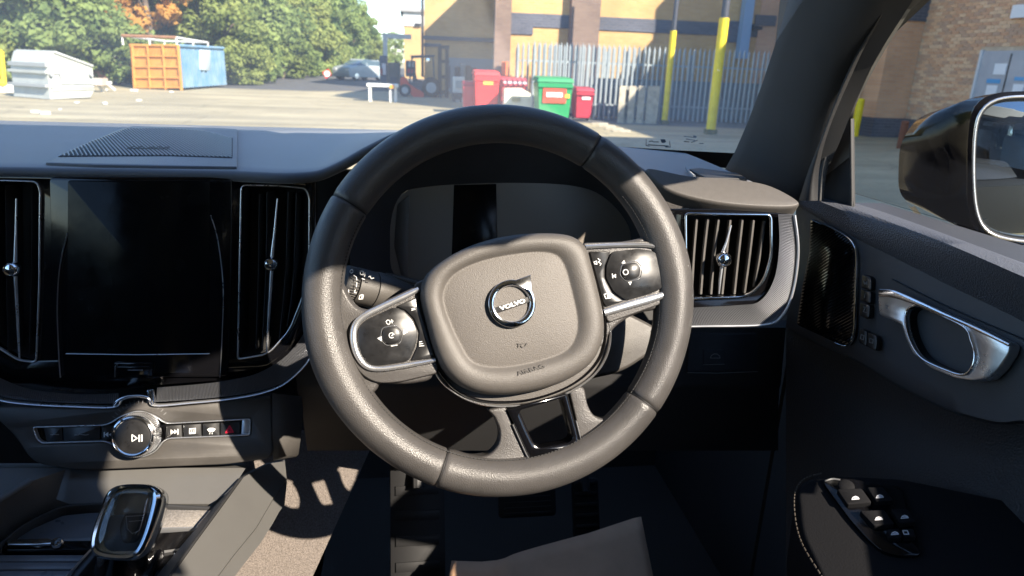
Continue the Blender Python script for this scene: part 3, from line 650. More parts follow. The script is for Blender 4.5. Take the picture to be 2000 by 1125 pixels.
ribbon("button_ring", WP, fillet(WP.ab([(1207, 518), (1234, 511), (1247, 524), (1243, 546), (1216, 552), (1203, 539)]), .003, 4), .0006, .0124, .002, M_SATIN, rpad, True, .0002)
WPo = WP.shift(.0122)
poly_mark("pad_symbols", WPo, [[(737, 661), (746, 656), (746, 667)], [(788, 643), (797, 648), (788, 654)]]+strokes([[(764, 676), (776, 674)], [(756, 632), (754, 628), (757, 625), (761, 626), (762, 631), (759, 634), (756, 632)], [(762, 628), (768, 627)], [(765, 624), (766, 631)],
    [(804, 603), (810, 602)], [(804, 606), (811, 604)], [(819, 668), (824, 667)], [(819, 672), (826, 671)], [(819, 676), (828, 675)]], 1.4), .0, M_WHITE, lpad)
poly_mark("pad_symbols", WPo, [[(1214, 514), (1219, 508), (1222, 515)], [(1227, 551), (1234, 550), (1231, 557)], [(1203, 535), (1203, 543), (1197, 539)], [(1246, 521), (1246, 530), (1252, 525)]]+strokes([[(1196, 535), (1197, 543)], [(1253, 521), (1254, 530)],
    [(1160, 512), (1165, 510), (1166, 516), (1161, 515)], [(1168, 505), (1172, 508), (1169, 512), (1174, 515), (1172, 518)], [(1180, 575), (1190, 572), (1197, 576), (1192, 582), (1183, 583), (1180, 575)], [(1186, 577), (1193, 576)], [(1186, 580), (1193, 579)]], 1.6), .0, M_WHITE, rpad)
poly_mark("button_symbol", WP.shift(.0139), strokes([[(1222+5*math.cos(a), 531.5+5*math.sin(a)) for a in np.linspace(0, 2*math.pi, 14)]], 1.6), .0002, M_WHITE, rpad)
poly_mark("button_symbol", WP.shift(.0139), strokes([[(765+5*math.cos(a), 655+5*math.sin(a)) for a in np.linspace(.9, 5.9, 12)], [(765, 656), (769, 652)]], 1.6), .0002, M_WHITE, lpad)

# lower spoke insert: glossy black U with an opening
ob = WP.ab([(988, 797), (1105, 766), (1124, 840), (1134, 880), (1122, 898), (1062, 914), (1042, 906), (1030, 888), (1010, 845)]); ih = WP.ab([(1012, 800), (1095, 776), (1110, 830), (1116, 852), (1108, 862), (1052, 872), (1042, 866), (1032, 846)])
plate("spoke_insert", WP, fillet(ob, [.002, .002, .01, .008, .008, .008, .008, .01, .01], 5), .008, .022, M_PIANO, wheel, .002, holes=[fillet(ih, .003, 5)])
ribbon("insert_edge", WP, fillet(WP.ab([(986, 797), (1008, 846), (1028, 890), (1041, 909), (1062, 917), (1123, 901), (1137, 881), (1127, 840), (1108, 765)]), [0, .01, .01, .008, .008, .008, .008, .01, 0], 5)[1:-1], .0012, .0072, .004, M_SATIN, wheel, False, .0004)
pribbon("insert_ledge", WP, [(1044, 888), (1062, 892), (1118, 876)], 3, .0078, .004, M_SATIN, wheel, curve=False)

# column shroud behind the wheel
SH = WP.shift(-.075)
col = thing("steering_column", SH.pt(1000, 650), "grey plastic steering column cover behind the wheel, lit by the sun", "steering column")
puff("shroud", [(880, 610), (1000, 560), (1180, 585), (1294, 643), (1288, 682), (1218, 728), (1140, 745), (1000, 770), (900, 750)], .0, -.11, M_HARD, col, .010, r=.008, pl=SH)
tube("column_tube", [SH.pt(1000, 650, .085), SH.pt(1000, 650, -.01)], .045, M_DARK, col, 24)
# indicator stalk
st = thing("indicator_stalk", D(800, 590, .74), "black indicator and light stalk with white symbols, left of the wheel hub", "stalk")
a_, b_ = D(672, 552, .685), D(830, 592, .74); ax = nrm(b_-a_); ln = np.linalg.norm(b_-a_)
lathe("stalk_arm", a_, ax, [(.006, .030), (.0190, .031), (.0195, .036), (.0185, .050), (.0150, ln*.75), (.012, ln), (.010, ln+.03)], M_HARD, st, 36)
lathe("stalk_collar", a_, ax, [(.004, .010), (.0180, .0105), (.0185, .013), (.0185, .030), (.004, .0305)], M_HARD, st, 36)
g = G(); u_ = nrm(np.cross([0, 0, 1.], ax)); w_ = np.cross(ax, u_)
lathe("stalk_knob", a_, ax, [(.003, -.004), (.0150, -.003), (.0172, .0), (.0172, .0092), (.003, .0095)], M_DARK, st, 36)
for k in range(40):
    t = 2*math.pi*k/40; r_ = (u_*math.cos(t)+w_*math.sin(t))*.0174; g.bar(a_+r_+ax*.0002, a_+r_+ax*.009, .0007, 4)
tag(g.out("knob_knurling", M_HARD, st), kind='stuff')
SP = Pl(a_+nrm(O-a_)*.0197, nrm(O-a_))
poly_mark("stalk_symbols", SP, strokes([[(684, 528), (688, 526), (690, 531), (686, 534), (683, 531), (684, 528)], [(691, 538), (696, 541), (697, 547)], [(697, 552), (696, 560)], [(694, 566), (692, 571), (696, 572)],
    [(703, 529), (709, 530), (710, 537), (704, 536), (703, 529)], [(713, 533), (712, 540)], [(707, 544), (712, 546)], [(720, 541), (723, 539), (725, 544), (730, 543)], [(681, 566), (681, 572)]], 1.5)+strokes([[(703, 577), (708, 575), (706, 584), (701, 584), (703, 577)], [(710, 576), (708, 584)]], 1.4), .001, M_WHITE, st)

# lip at the driver's dash end, added in a warm tone to look sunlit
CPL = Pl(PZ(1440, 378, ZT-.004), (-.05, -.62, .78))
puff("sunlit_dash_lip", [(1262, 334), (1340, 348), (1420, 354), (1495, 366), (1553, 396), (1549, 409), (1490, 410), (1400, 402), (1320, 384), (1280, 362)], .0055, -.012, M_HUB, dash, .005, curve=True, pl=CPL)
# ================================================================== CENTRE CONSOLE
con = thing("centre_console", P4.pt(250, 1050), "grey centre console with sloping front, ribbed tray lid and padded side wall", "console")
TE = [(-60, 1005), (20, 1000), (88, 996)]
grid("front_slope", [[P3.pt(x, 905, -.02) for x in np.linspace(-60, 480, 14)], [P3.pt(x, 914, 0) for x in np.linspace(-60, 480, 14)], [P3.pt(x, 960, .001) for x in np.linspace(-40, 450, 14)], [P3.pt(x, 984, 0) for x in np.linspace(-20, 410, 14)],
     [P3.pt(x, 988, -.003) for x in np.linspace(-20, 405, 14)], [P3.pt(x, 994, -.02) for x in np.linspace(-20, 405, 14)]], mat("console_plastic", (0.095, 0.093, 0.089), 0.5, bump=.2, bscale=1300, var=.06, vscale=9), con, 50)
M_CONS = MATS["console_plastic"]
# tray floor and lid
pplate("tray_floor", P4, [(-80, 985), (415, 985), (300, 1180), (250, 1400), (-80, 1400)], -.016, .01, M_DARK, con, .001)
pplate("tray_back", P4, [(60, 1024), (120, 998), (180, 992), (410, 997), (404, 1036), (380, 1042), (26, 1052), (20, 1048)], -.006, .01, M_TAMB, con, .0015, r=.004)
for k in range(7):
    y0 = 1078+k*(13+k*1.2); y1 = y0+12+k*1.2
    pplate("slat", P4, [(-60, y0), (186-(y0-1078)*.8, y0), (186-(y1-1078)*.8, y1), (-60, y1)], -.004, .006, M_TAMB, con, .0008)
hd = pplate("tray_handle", P4, [(6, 1058), (14, 1056), (180, 1055), (182, 1074), (12, 1074), (4, 1070)], .000, .01, M_PIANO, con, .002, r=.002)
pplate("handle_bar", P4, [(12, 1058), (98, 1056), (112, 1062), (98, 1068), (14, 1068)], .0035, .006, M_CHROME, hd, .0015, r=.0015)
lathe("handle_stud", P4.pt(113, 1063, .002), P4.n, [(.0055, 0), (.0058, .003), (.0045, .005), (.002, .0052)], M_CHROME, hd, 24)
pribbon("tray_rim", P4, [(-60, 1120), (0, 1068), (40, 1035), (90, 1008), (130, 994), (200, 988), (300, 990), (410, 996)], 8, .004, .02, M_DARK, con)
# left wall of the tray
LW = Pl(P4.pt(0, 1060, .02), (.55, -.3, .78))
grid("left_wall", [[P4.pt(-150, 1070, .05), P4.pt(-40, 1000, .055), P4.pt(60, 940, .055), P3.pt(128, 917, .004)], [P4.pt(-140, 1110, .02), P4.pt(-20, 1040, .02), P4.pt(50, 1000, .02), P3.pt(110, 975, .006)], [P4.pt(-120, 1160, -.01), P4.pt(0, 1068, -.01), P4.pt(60, 1022, -.01), P3.pt(150, 990, -.002)]], M_CONS, con, 60)
tube("wall_edge", [P4.pt(-150, 1070, .05), P4.pt(-40, 1000, .055), P4.pt(60, 940, .055)], .004, M_CONS, con)
# gear surround panel
pplate("gear_panel", P4, [(300, 1044), (404, 1036), (352, 1140), (300, 1240), (60, 1240), (176, 1072), (200, 1060)], .002, .012, M_PIANO, con, .002, r=.003)
pribbon("panel_edge", P4, [(322, 1082), (352, 1078), (316, 1140), (296, 1180)], 2.4, .0045, .003, M_SATIN, con, curve=False)
pribbon("panel_edge", P4, [(186, 1070), (130, 1132), (80, 1190)], 2.0, .0045, .003, M_SATIN, con, curve=False)
poly_mark("panel_symbol", P4, strokes([[(341, 1084), (341, 1090), (346, 1087), (341, 1084)], [(348, 1084), (353, 1087), (348, 1090)]], 1.2), .0026, M_WHITE, con)
pribbon("inner_strip", P4, [(296, 1036), (404, 1032)], 3, .003, .006, M_SATIN, con, curve=False)
pplate("side_pocket", P4, [(318, 996), (412, 998), (402, 1031), (300, 1034)], .001, .008, mat("pocket_liner", (.24, .22, .2), .9, bump=.8, bscale=600, var=.3, vscale=400), con, .001)
# right side wall: chamfered top edge falling to the carpet
A0 = P3.pt(474, 930, .004); B0 = P4.pt(332, 1125, .045); tdir = nrm(B0-A0); sn = nrm(np.cross(tdir, nrm((.62, .0, -.78))))
if sn[0] < 0: sn = -sn
P5 = Pl(A0, sn)
C5 = lambda u, v, o=0.0: P5.pt(u, v, o)
topl = [(556, 897), (520, 905), (474, 930), (430, 990), (380, 1058), (332, 1125), (280, 1200)]; midl = [(560, 935), (548, 950), (534, 972), (500, 1030), (455, 1085), (410, 1145), (370, 1215)]; botl = [(556, 985), (545, 1000), (533, 1022), (508, 1062), (470, 1110), (440, 1150), (400, 1215)]
rA = [C5(*p, -.030) for p in topl]; rows = [[p+np.array([-.02, 0, -.01]) for p in rA], [C5(*p, -.004) for p in topl]]
rows.append([C5(p[0]*.96+q[0]*.04, p[1]*.96+q[1]*.04, 0) for p, q in zip(topl, midl)])
rows.append([C5(*p, .001) for p in midl]); rows.append([C5(p[0]+1, p[1]+2, -.003) for p in midl]); rows.append([C5(*p, -.004) for p in botl]); rows.append([C5(*p, -.016) for p in botl])
grid("side_wall", rows, M_CONS, con, 28)
pribbon("wall_seam", P5, [(470, 934), (428, 992), (378, 1060), (330, 1128)], 2.4, .0015, .004, M_DARK, con, curve=False)

# gear selector: crystal block in a chrome frame on a black stem
GN = nrm((.05, -.80, .62)); GP = Pl(P4.pt(240, 1100, .07), GN)
gs = thing("gear_selector", P4.pt(240, 1110, .0), "crystal glass gear selector with chrome frame, upright in the console", "gear selector")
gout = [(212, 962), (238, 947), (290, 946), (313, 958), (314, 985), (294, 1050), (272, 1088), (244, 1096), (196, 1090), (180, 1074), (182, 1040), (196, 1000)]
gin = [(224, 966), (244, 954), (284, 953), (300, 962), (300, 985), (284, 1044), (266, 1078), (242, 1084), (204, 1080), (189, 1068), (192, 1040), (206, 1000)]
go = resample(ccw(GP.ab(catmull(gout, 6))), 80); gi = resample(ccw(GP.ab(catmull(gin, 6))), 80)
lay = [(scaled(go, .86), -.032), (scaled(go, .97), -.026), (go, -.012), (go, -.002), (scaled(go, .985), .0035), (go*.5+gi*.5, .0055), (gi, .0045), (scaled(gi, .985), .001), (scaled(gi, .97), -.010)]
rings("chrome_frame", GP, lay, mat("smoked_chrome", (.62, .66, .70), .14, 1.0), gs, 80, 50)
m = glass_mat("clear_crystal", (.90, .95, .97), 1.0)
pplate("crystal_bed", GP, [(206, 1006), (298, 1000), (284, 1046), (264, 1076), (206, 1078), (192, 1062)], -.0094, .003, mat("bed_grey", (.10, .12, .14), .25), gs, .001, r=.004)
rings("crystal_block", GP, [(scaled(gi, .955), -.0095), (scaled(gi, .965), .003), (scaled(gi, .93), .0065), (scaled(gi, .80), .0085), (scaled(gi, .5), .0095), (scaled(gi, .1), .0098)], m, gs, 80, 60)
pplate("refraction_plate", GP, [(228, 962), (296, 960), (298, 984), (286, 1002), (212, 1006)], -.0092, .003, mat("crystal_glint", (.34, .33, .31), .25, .5), gs, .001, r=.004)  # pale plate paints the lit console seen through the crystal
pplate("crystal_core", GP, [(236, 1002), (284, 1000), (276, 1040), (262, 1060), (232, 1062), (226, 1030)], -.0088, .003, M_PAD, gs, .001, r=.004)
poly_mark("core_emblem", GP, strokes([[(240, 1008), (276, 1006), (266, 1036), (252, 1042), (242, 1032), (240, 1008)], [(246, 1018), (270, 1016)]], 1.6), -.0085, M_GREYP, gs)
g = G(); zt = GP.pt(240, 1040, -.03); g.bar(zt, P4.pt(238, 1122, .0), .018, 20, .024); g.out("stem", M_PIANO, gs, 60)
pplate("stem_collar", P4, [(196, 1100), (300, 1092), (322, 1084), (292, 1150), (180, 1170)], .012, .010, M_PIANO, gs, .003, r=.006)

# ================================================================== FOOTWELL
C0 = np.array([-.135, .835, .82]); CP = Pl(C0, nrm((.66, -.42, .62)))
fl = thing("footwell_carpet", (-.1, .8, .6), "speckled grey carpet lining the driver's footwell beside the console", "carpet")
cpx = [(560, 800), (640, 820), (700, 880), (724, 922), (720, 960), (690, 1060), (664, 1200), (380, 1250), (440, 1130), (520, 1010), (552, 960)]
rows = []
for u in np.linspace(0, 1, 20):
    rows.append([CP.pt(540+200*s-230*u+ (40*s)*(u), 840+420*u, -.002+.004*math.sin(5*u+3*s)) for s in np.linspace(-.35, 1, 16)])
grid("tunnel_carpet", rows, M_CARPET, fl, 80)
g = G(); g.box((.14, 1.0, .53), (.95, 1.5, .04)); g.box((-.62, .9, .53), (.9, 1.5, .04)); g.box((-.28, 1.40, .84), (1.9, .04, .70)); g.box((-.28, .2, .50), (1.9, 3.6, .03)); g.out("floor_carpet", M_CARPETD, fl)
def pedal(name, u, v, w_, h_, y, lab):
    c = PY(u, v, y); t = thing(name, c, lab, "pedal"); PP = Pl(c, (0, -.9, .43)); plate("pedal_pad", PP, fillet(np.array([[-w_/2, -h_/2], [w_/2, -h_/2], [w_/2, h_/2], [-w_/2, h_/2]]), .008, 4), 0, .008, M_RUBBER, t, .002)
    for k in range(6): plate("pedal_rib", PP, np.array([[-w_*.4, -h_*.4+k*h_*.16], [w_*.4, -h_*.4+k*h_*.16], [w_*.4, -h_*.4+k*h_*.16+h_*.06], [-w_*.4, -h_*.4+k*h_*.16+h_*.06]]), .003, .003, M_RUBBER, t, .0005)
    g = G(); g.bar(c+np.array([0, .012, h_*.3]), c+np.array([0, .16, .25]), .008, 8); g.out("pedal_arm", M_DARK, t)
pedal("brake_pedal", 1030, 978, .10, .055, 1.0, "black rubber brake pedal in the dark footwell, under the wheel rim")
pedal("accelerator_pedal", 1145, 1000, .05, .12, 1.05, "tall narrow black accelerator pedal right of the brake pedal")
pedal("footrest_pedal", 816, 1040, .085, .24, .92, "ribbed black footrest at the side of the dark footwell")
FP = Pl((.1, .62, .70), (0, -.25, .97))
pa = [(882, 1096), (940, 1098), (980, 1094), (1004, 1082), (1060, 1066), (1150, 1042), (1240, 1012), (1252, 1010), (1262, 1030), (1284, 1130), (1300, 1250), (860, 1250)]
ab = ccw(FP.ab(pa)); g = G()
bmv = []; mat_ = thing("paper_floor_mat", FP.pt(1080, 1110), "brown kraft paper mat, creased and torn-edged, lying in the footwell", "floor mat")
nn_ = 26; rows = []
for i in range(nn_):
    s = i/(nn_-1); top = np.array([882+s*370, np.interp(882+s*370, [p[0] for p in pa[:8]], [p[1] for p in pa[:8]])]); bot = np.array([850+s*460, 1300]); col_ = []
    for k in range(10):
        q = k/9; p = top*(1-q)+bot*q; hgt = .004*math.sin(9*s+2*q)+(.010*math.exp(-((s-.30)/.03)**2))+rnd.uniform(-.0007, .0007); col_.append(FP.pt(p[0], p[1], hgt))
    rows.append(col_)
sh = grid("paper_sheet", rows, M_PAPER, mat_, 70); md = sh.modifiers.new("thick", 'SOLIDIFY'); md.thickness = .0012

# ================================================================== DRIVER'S DOOR
door = thing("driver_door", (.52, .35, .75), "black padded driver's door with chrome pull handle, speaker and switches", "car door", kind='thing')
DN = nrm((-.965, -.17, .20)); DP = Pl(PX(1800, 620, .49), DN)
# padded top roll from the crease up and over the sill
sil = [(1530, 366), (1600, 386), (1665, 406), (1750, 437), (1840, 472), (1920, 506), (2000, 541), (2150, 606), (2400, 720)]
cre = [(1556, 398), (1610, 430), (1672, 462), (1760, 506), (1850, 552), (1930, 590), (2000, 625), (2150, 704), (2400, 830)]
rows = []
for (a, b) in zip(catmull(sil, 4, False), catmull(cre, 4, False)):
    p = PZ(a[0], a[1], 1.312); q = DP.pt(b[0], b[1], .0); up_ = np.array([0, 0, 1.0]); mid = (p+q)/2+nrm((-.8, -.1, .9))*.014
    rows.append([p+np.array([.12, 0, -.03]), p+np.array([.03, 0, -.002]), p, p*.75+mid*.3-q*.05, mid, q*.6+mid*.42-p*.02, q+np.array([-.002, 0, .004]), q+np.array([.003, 0, -.003])])
M_DOORT = mat("door_top_leather", (.085, .090, .105), .48, bump=.9, bscale=650, btype='voronoi', rvar=.06, vscale=20)
grid("door_top_pad", rows, M_DOORT, door, 80)
# door panel sheet below the crease and map of its lower part
M_DOORP = mat("door_panel_plastic", (.055, .060, .068), .45, bump=.2, bscale=1200)
low = [(1535, 636), (1600, 668), (1680, 704), (1760, 752), (1860, 800), (1950, 824), (2010, 822), (2150, 850), (2400, 930)]
rows = []
for a, b in zip(catmull(cre, 4, False), catmull(low, 4, False)):
    rows.append([DP.pt(*(a*(1-s)+b*s), -.004-.006*s*s+.0) for s in np.linspace(0, 1, 8)]+[DP.pt(b[0], b[1]+6, -.020), DP.pt(b[0], b[1]+10, -.03)])
grid("door_panel", rows, M_DOORP, door, 60)
lw = [(1530, 700), (1600, 720), (1680, 760), (1760, 830), (1860, 880), (1950, 910), (2010, 915), (2150, 950), (2400, 1030)]
rows = []
for a in catmull([(p[0], p[1]) for p in low], 3, False): rows.append([DP.pt(a[0], a[1]+v, -.018-.0*v+ (-.012*math.sin(min(1, v/160)*3.1))) for v in (0, 8, 40, 90, 160, 260, 420, 600)])
grid("door_lower_panel", rows, mat("door_lower_leather", (.020, .020, .022), .6, bump=.5, bscale=500, btype='voronoi'), door, 60)
# speaker grille
sp = thing("door_speaker", DP.pt(1620, 560), None, None); sp.parent = door; sp.location = Vector(DP.pt(1620, 560)-wloc(door))
spx = [(1580, 426), (1646, 456), (1666, 474), (1671, 500), (1668, 600), (1664, 655), (1652, 674), (1636, 672), (1553, 634), (1564, 560), (1578, 490)]
pplate("speaker_plate", DP, spx, -.002, .010, M_PIANO, sp, .0012, r=.004)
sab = inset(fillet(ccw(DP.ab(spx)), .004, 4), .003); gdir = nrm(DP.ab([(1668, 560)])[0]-DP.ab([(1600, 600)])[0]); gn = np.array([-gdir[1], gdir[0]]); g = G()
for k in range(-60, 60):
    p = sab.mean(0)+gn*k*.0034; c = clip_line(sab, p, gdir)
    if c and c[1]-c[0] > .003:
        a, b = p+gdir*c[0], p+gdir*c[1]; hw = gn*.0008; g.add([DP.w(a-hw, -.002), DP.w(b-hw, -.002), DP.w(b+hw, -.002), DP.w(a+hw, -.002), DP.w(a-hw*.4, -.0008), DP.w(b-hw*.4, -.0008), DP.w(b+hw*.4, -.0008), DP.w(a+hw*.4, -.0008)], [(4, 5, 6, 7), (0, 1, 5, 4), (2, 3, 7, 6)])
tag(g.out("speaker_ribs", M_PIANO, sp), kind='stuff')
pribbon("speaker_edge", DP, [(1600, 434), (1646, 457), (1667, 478), (1672, 510), (1669, 600), (1665, 655), (1652, 675), (1630, 670)], 2.6, .0006, .003, M_CHROME, sp)
# memory buttons
def dbtn(nm, px, mark): 
    b_ = pplate(nm, DP, px, .002, .006, M_PAD, door, .0012, r=.0025)
    if mark: poly_mark("button_mark", DP, strokes(mark, 1.3), .0025, M_GREYP, b_)
dbtn("memory_button", [(1686, 536), (1702, 540), (1705, 548), (1704, 568), (1684, 562)], [[(1690, 549), (1692, 556), (1697, 550), (1696, 557)]])
dbtn("memory_button", [(1684, 564), (1704, 570), (1703, 594), (1682, 588)], [[(1693, 574), (1692, 582)]])
dbtn("memory_button", [(1682, 590), (1702, 596), (1700, 620), (1694, 623), (1680, 616)], [[(1690, 600), (1694, 601), (1689, 609), (1695, 611)]])
dbtn("lock_button", [(1681, 641), (1696, 647), (1695, 677), (1679, 670)], [[(1685, 654), (1691, 656), (1690, 664), (1684, 662), (1685, 654)]])
dbtn("lock_button", [(1697, 648), (1715, 656), (1716, 668), (1713, 686), (1696, 678)], [[(1702, 661), (1709, 664), (1708, 671), (1701, 669), (1702, 661)]])
# door handle with its opening
hnd = thing("door_handle", DP.pt(1850, 660), None, None); hnd.parent = door; hnd.location = Vector(DP.pt(1850, 660)-wloc(door))
ho = [(1728, 588), (1732, 572), (1745, 568), (1800, 588), (1860, 615), (1930, 645), (1990, 674), (1986, 692), (1966, 722), (1945, 742), (1915, 746), (1880, 741), (1830, 720), (1796, 692), (1781, 660), (1774, 636), (1730, 617)]
hi = [(1784, 612), (1800, 600), (1815, 602), (1896, 640), (1912, 668), (1919, 696), (1912, 722), (1895, 734), (1860, 724), (1818, 704), (1798, 680), (1785, 645)]
hab = fillet(DP.ab(ho), .003, 3); hib = DP.ab(catmull(hi, 5))
pl_ = plate("handle_frame", DP, hab, .010, .012, M_SATIN, hnd, .0025, holes=[hib])
ribbon("handle_rim", DP, DP.ab(catmull(hi, 6)), .0022, .0112, .004, M_CHROME, hnd, True, .0005)
pribbon("handle_top_edge", DP, [(1733, 575), (1760, 577), (1802, 592), (1862, 618), (1930, 648), (1988, 676)], [13, 13, 9, 6, 6, 5], .0118, .006, M_CHROME, hnd)
c_ = resample(ccw(hib), 60); rings("handle_cup", DP, [(c_, .004), (scaled(c_, .98), -.004), (scaled(c_, .9), -.020), (scaled(c_, .5), -.026)], M_PIANO, hnd, 60)
pribbon("recess_crease", DP, [(1740, 545), (1850, 600), (1990, 660), (2060, 690)], 2, -.001, .003, M_DOORP, door)
# armrest with switches
AZ = .98; AP = Pl(PX(1700, 1000, .40), nrm((-.25, -.30, .92)))
arm_px = [(1552, 962), (1560, 940), (1584, 928), (1640, 924), (1760, 930), (2100, 1000), (2300, 1300), (1640, 1300), (1600, 1125), (1560, 1040)]
aab = fillet(ccw(AP.ab(arm_px)), .01, 5); L = []
vs = []; fs = []; lays = [(aab, -.12), (aab, -.012), (inset(aab, .002), -.005), (inset(aab, .006), -.001), (inset(aab, .012), 0)]
n = len(aab)
for q, o2 in lays:
    for p in q: vs.append(AP.w(p, o2))
for k in range(4):
    for j in range(n): fs.append((k*n+j, k*n+(j+1) % n, (k+1)*n+(j+1) % n, (k+1)*n+j))
fs.append(tuple(range(4*n, 5*n))); obj("armrest", vs, fs, M_ARM, door, 60)
stp = [(1604, 925), (1572, 935), (1555, 955), (1551, 985), (1556, 1030), (1570, 1070), (1604, 1125), (1640, 1180)]; g = G(); sp_ = AP.ab(catmull(stp, 10, False))
for a, b in zip(sp_[::2][:-1], sp_[::2][1:]): 
    q_ = a+(b-a)*.62; g.bar(AP.w(a, .0004), AP.w(q_, .0004), .0007, 5)
tag(g.out("armrest_stitching", mat("tan_thread", (.05, .04, .03), .8), door), kind='stuff')
swp = pplate("switch_plate", AP, [(1604, 944), (1650, 938), (1760, 955), (1800, 1090), (1750, 1090), (1722, 1082), (1696, 1060), (1660, 1020)], .004, .006, M_PIANO, door, .0012, r=.006)
M_DIMP = mat("dim_print", (.6, .6, .62), .6)
def sw(px, mark): 
    b_ = pplate("window_switch", AP, px, .010, .008, M_ARM, door, .0015, r=.002); poly_mark("window_symbol", AP, strokes(mark, 1.4), .0106, M_DIMP, b_)
def carwin(x, y): return [[(x-7, y+3), (x-5, y-1), (x, y-3), (x+5, y-1), (x+7, y+2), (x-7, y+3)], [(x-4, y), (x+4, y)]]
sw([(1632, 968), (1680, 966), (1700, 994), (1652, 998)], carwin(1668, 986)); sw([(1690, 964), (1722, 964), (1742, 990), (1708, 993)], carwin(1715, 983))
sw([(1676, 1010), (1724, 1008), (1744, 1036), (1704, 1040)], carwin(1713, 1026)); sw([(1736, 1006), (1768, 1006), (1786, 1032), (1754, 1036)], carwin(1763, 1023))
sw([(1728, 1046), (1754, 1046), (1760, 1062), (1734, 1064)], carwin(1744, 1055)); sw([(1756, 1046), (1780, 1045), (1786, 1061), (1762, 1062)], [[(1759, 1050), (1768, 1050), (1771, 1057), (1762, 1057), (1759, 1050)]])
lv = thing("mirror_control", AP.pt(1640, 950), None, None); lv.parent = door; lv.location = Vector(AP.pt(1640, 950)-wloc(door))
lathe("control_knob", AP.pt(1652, 954, .004), AP.n, [(.007, 0), (.007, .004), (.006, .005), (.002, .0055)], M_ARM, lv, 24)
pribbon("control_edge", AP, [(1610, 945), (1625, 941), (1640, 943)], 2, .0055, .002, M_GREYP, lv)

# ================================================================== DOOR MIRROR
MN = nrm((-.425, -.905, .06)); MP = Pl(D(1960, 330, .96), MN)
mir = thing("door_mirror", MP.pt(1960, 470, .0), "glossy black door mirror outside the driver's window, its glass edged in chrome", "wing mirror")
m_out = [(1898, 330), (1902, 250), (1916, 212), (1946, 192), (2000, 186), (2120, 190), (2230, 205), (2262, 260), (2262, 380), (2240, 440), (2160, 468), (2050, 474), (1975, 470), (1925, 452), (1904, 410)]
r0 = resample(ccw(MP.ab(catmull(m_out, 6))), 90)
def mo(px): return resample(ccw(MP.ab(catmull(px, 6))), 90)
r1 = mo([(1890, 330), (1893, 250), (1906, 206), (1940, 184), (2000, 178), (2120, 182), (2240, 198), (2274, 260), (2274, 385), (2250, 448), (2160, 476), (2050, 480), (1965, 476), (1912, 456), (1892, 410)])
r2 = mo([(1862, 330), (1864, 260), (1878, 212), (1912, 190), (1990, 180), (2110, 182), (2225, 200), (2262, 260), (2262, 385), (2240, 446), (2150, 470), (2040, 474), (1940, 468), (1884, 446), (1864, 400)])
SH_ = 12
def mos(px): return mo([(a+SH_, b) for a, b in px])
r3 = mos([(1810, 330), (1814, 270), (1838, 226), (1880, 202), (1970, 188), (2080, 190), (2190, 206), (2225, 265), (2225, 375), (2200, 428), (2120, 450), (2010, 456), (1910, 452), (1840, 432), (1814, 395)])
r4 = mos([(1774, 335), (1780, 285), (1808, 240), (1852, 216), (1940, 204), (2040, 206), (2130, 222), (2160, 275), (2160, 365), (2140, 405), (2070, 425), (1970, 432), (1875, 430), (1800, 412), (1776, 385)])
r5 = mos([(1790, 335), (1798, 300), (1826, 262), (1870, 244), (1940, 236), (2010, 240), (2070, 254), (2090, 290), (2090, 345), (2070, 375), (2020, 390), (1950, 396), (1880, 394), (1820, 382), (1794, 365)])
rings("mirror_housing", MP, [(r0, -.012), (r0, .001), (r1, -.001), (r1, -.006), (r2, -.030), (r3, -.065), (r4, -.10), (scaled(r5, 1.02), -.122), (scaled(r5, .6), -.132)][::-1], M_PAINT, mir, 90, 60, cap=False)
ribbon("mirror_rim", MP, scaled(r0, .985), .0035, .0025, .006, M_SATIN, mir, True, .0008)
gl = scaled(r0, .955)
M_MIRROR = mat("mirror_glass", (.30, .36, .40), .015, 1.0)
plate("mirror_glass", MP, gl, -.004, .004, M_MIRROR, mir, .0006)
ribbon("mirror_gasket", MP, scaled(r0, .965), .0030, -.001, .006, M_RUBBER, mir, True, .0006)
bs = [(1772, 402), (1830, 436), (1900, 455), (1990, 470), (2060, 480), (2060, 520), (1940, 486), (1880, 480), (1836, 462), (1790, 440)]
grid("mirror_lower_shell", [[MP.pt(*p, -.085+.06*k/3) for p in catmull([(1770, 396), (1800, 428), (1860, 448), (1935, 462), (2050, 474), (2200, 478)], 4, False)] if k == 0 else [MP.pt(p[0]+4*k, p[1]+[0, 4, 5, 2][k], -.085+.027*k) for p in catmull([(1774, 400), (1802, 430), (1860, 452), (1935, 466), (2050, 478), (2200, 480)], 4, False)] for k in range(4)], mat("mirror_lower_plastic", (.03, .028, .026), .5, bump=.2, bscale=500), mir, 80)
ft = [MP.pt(1900, 458, -.06), MP.pt(1900, 478, -.05), MP.pt(1870, 500, -.03), MP.pt(1850, 560, .0)]
g = G(); g.box((.70, .86, 1.22), (.16, .05, .04), rz=-.25); g.out("mirror_arm", M_DARK, mir)

# ================================================================== CABIN SHELL
car = thing("car_cabin", (-.3, 0, .5), "dark interior shell of the car: windscreen, pillars, roof and seats", "car interior")
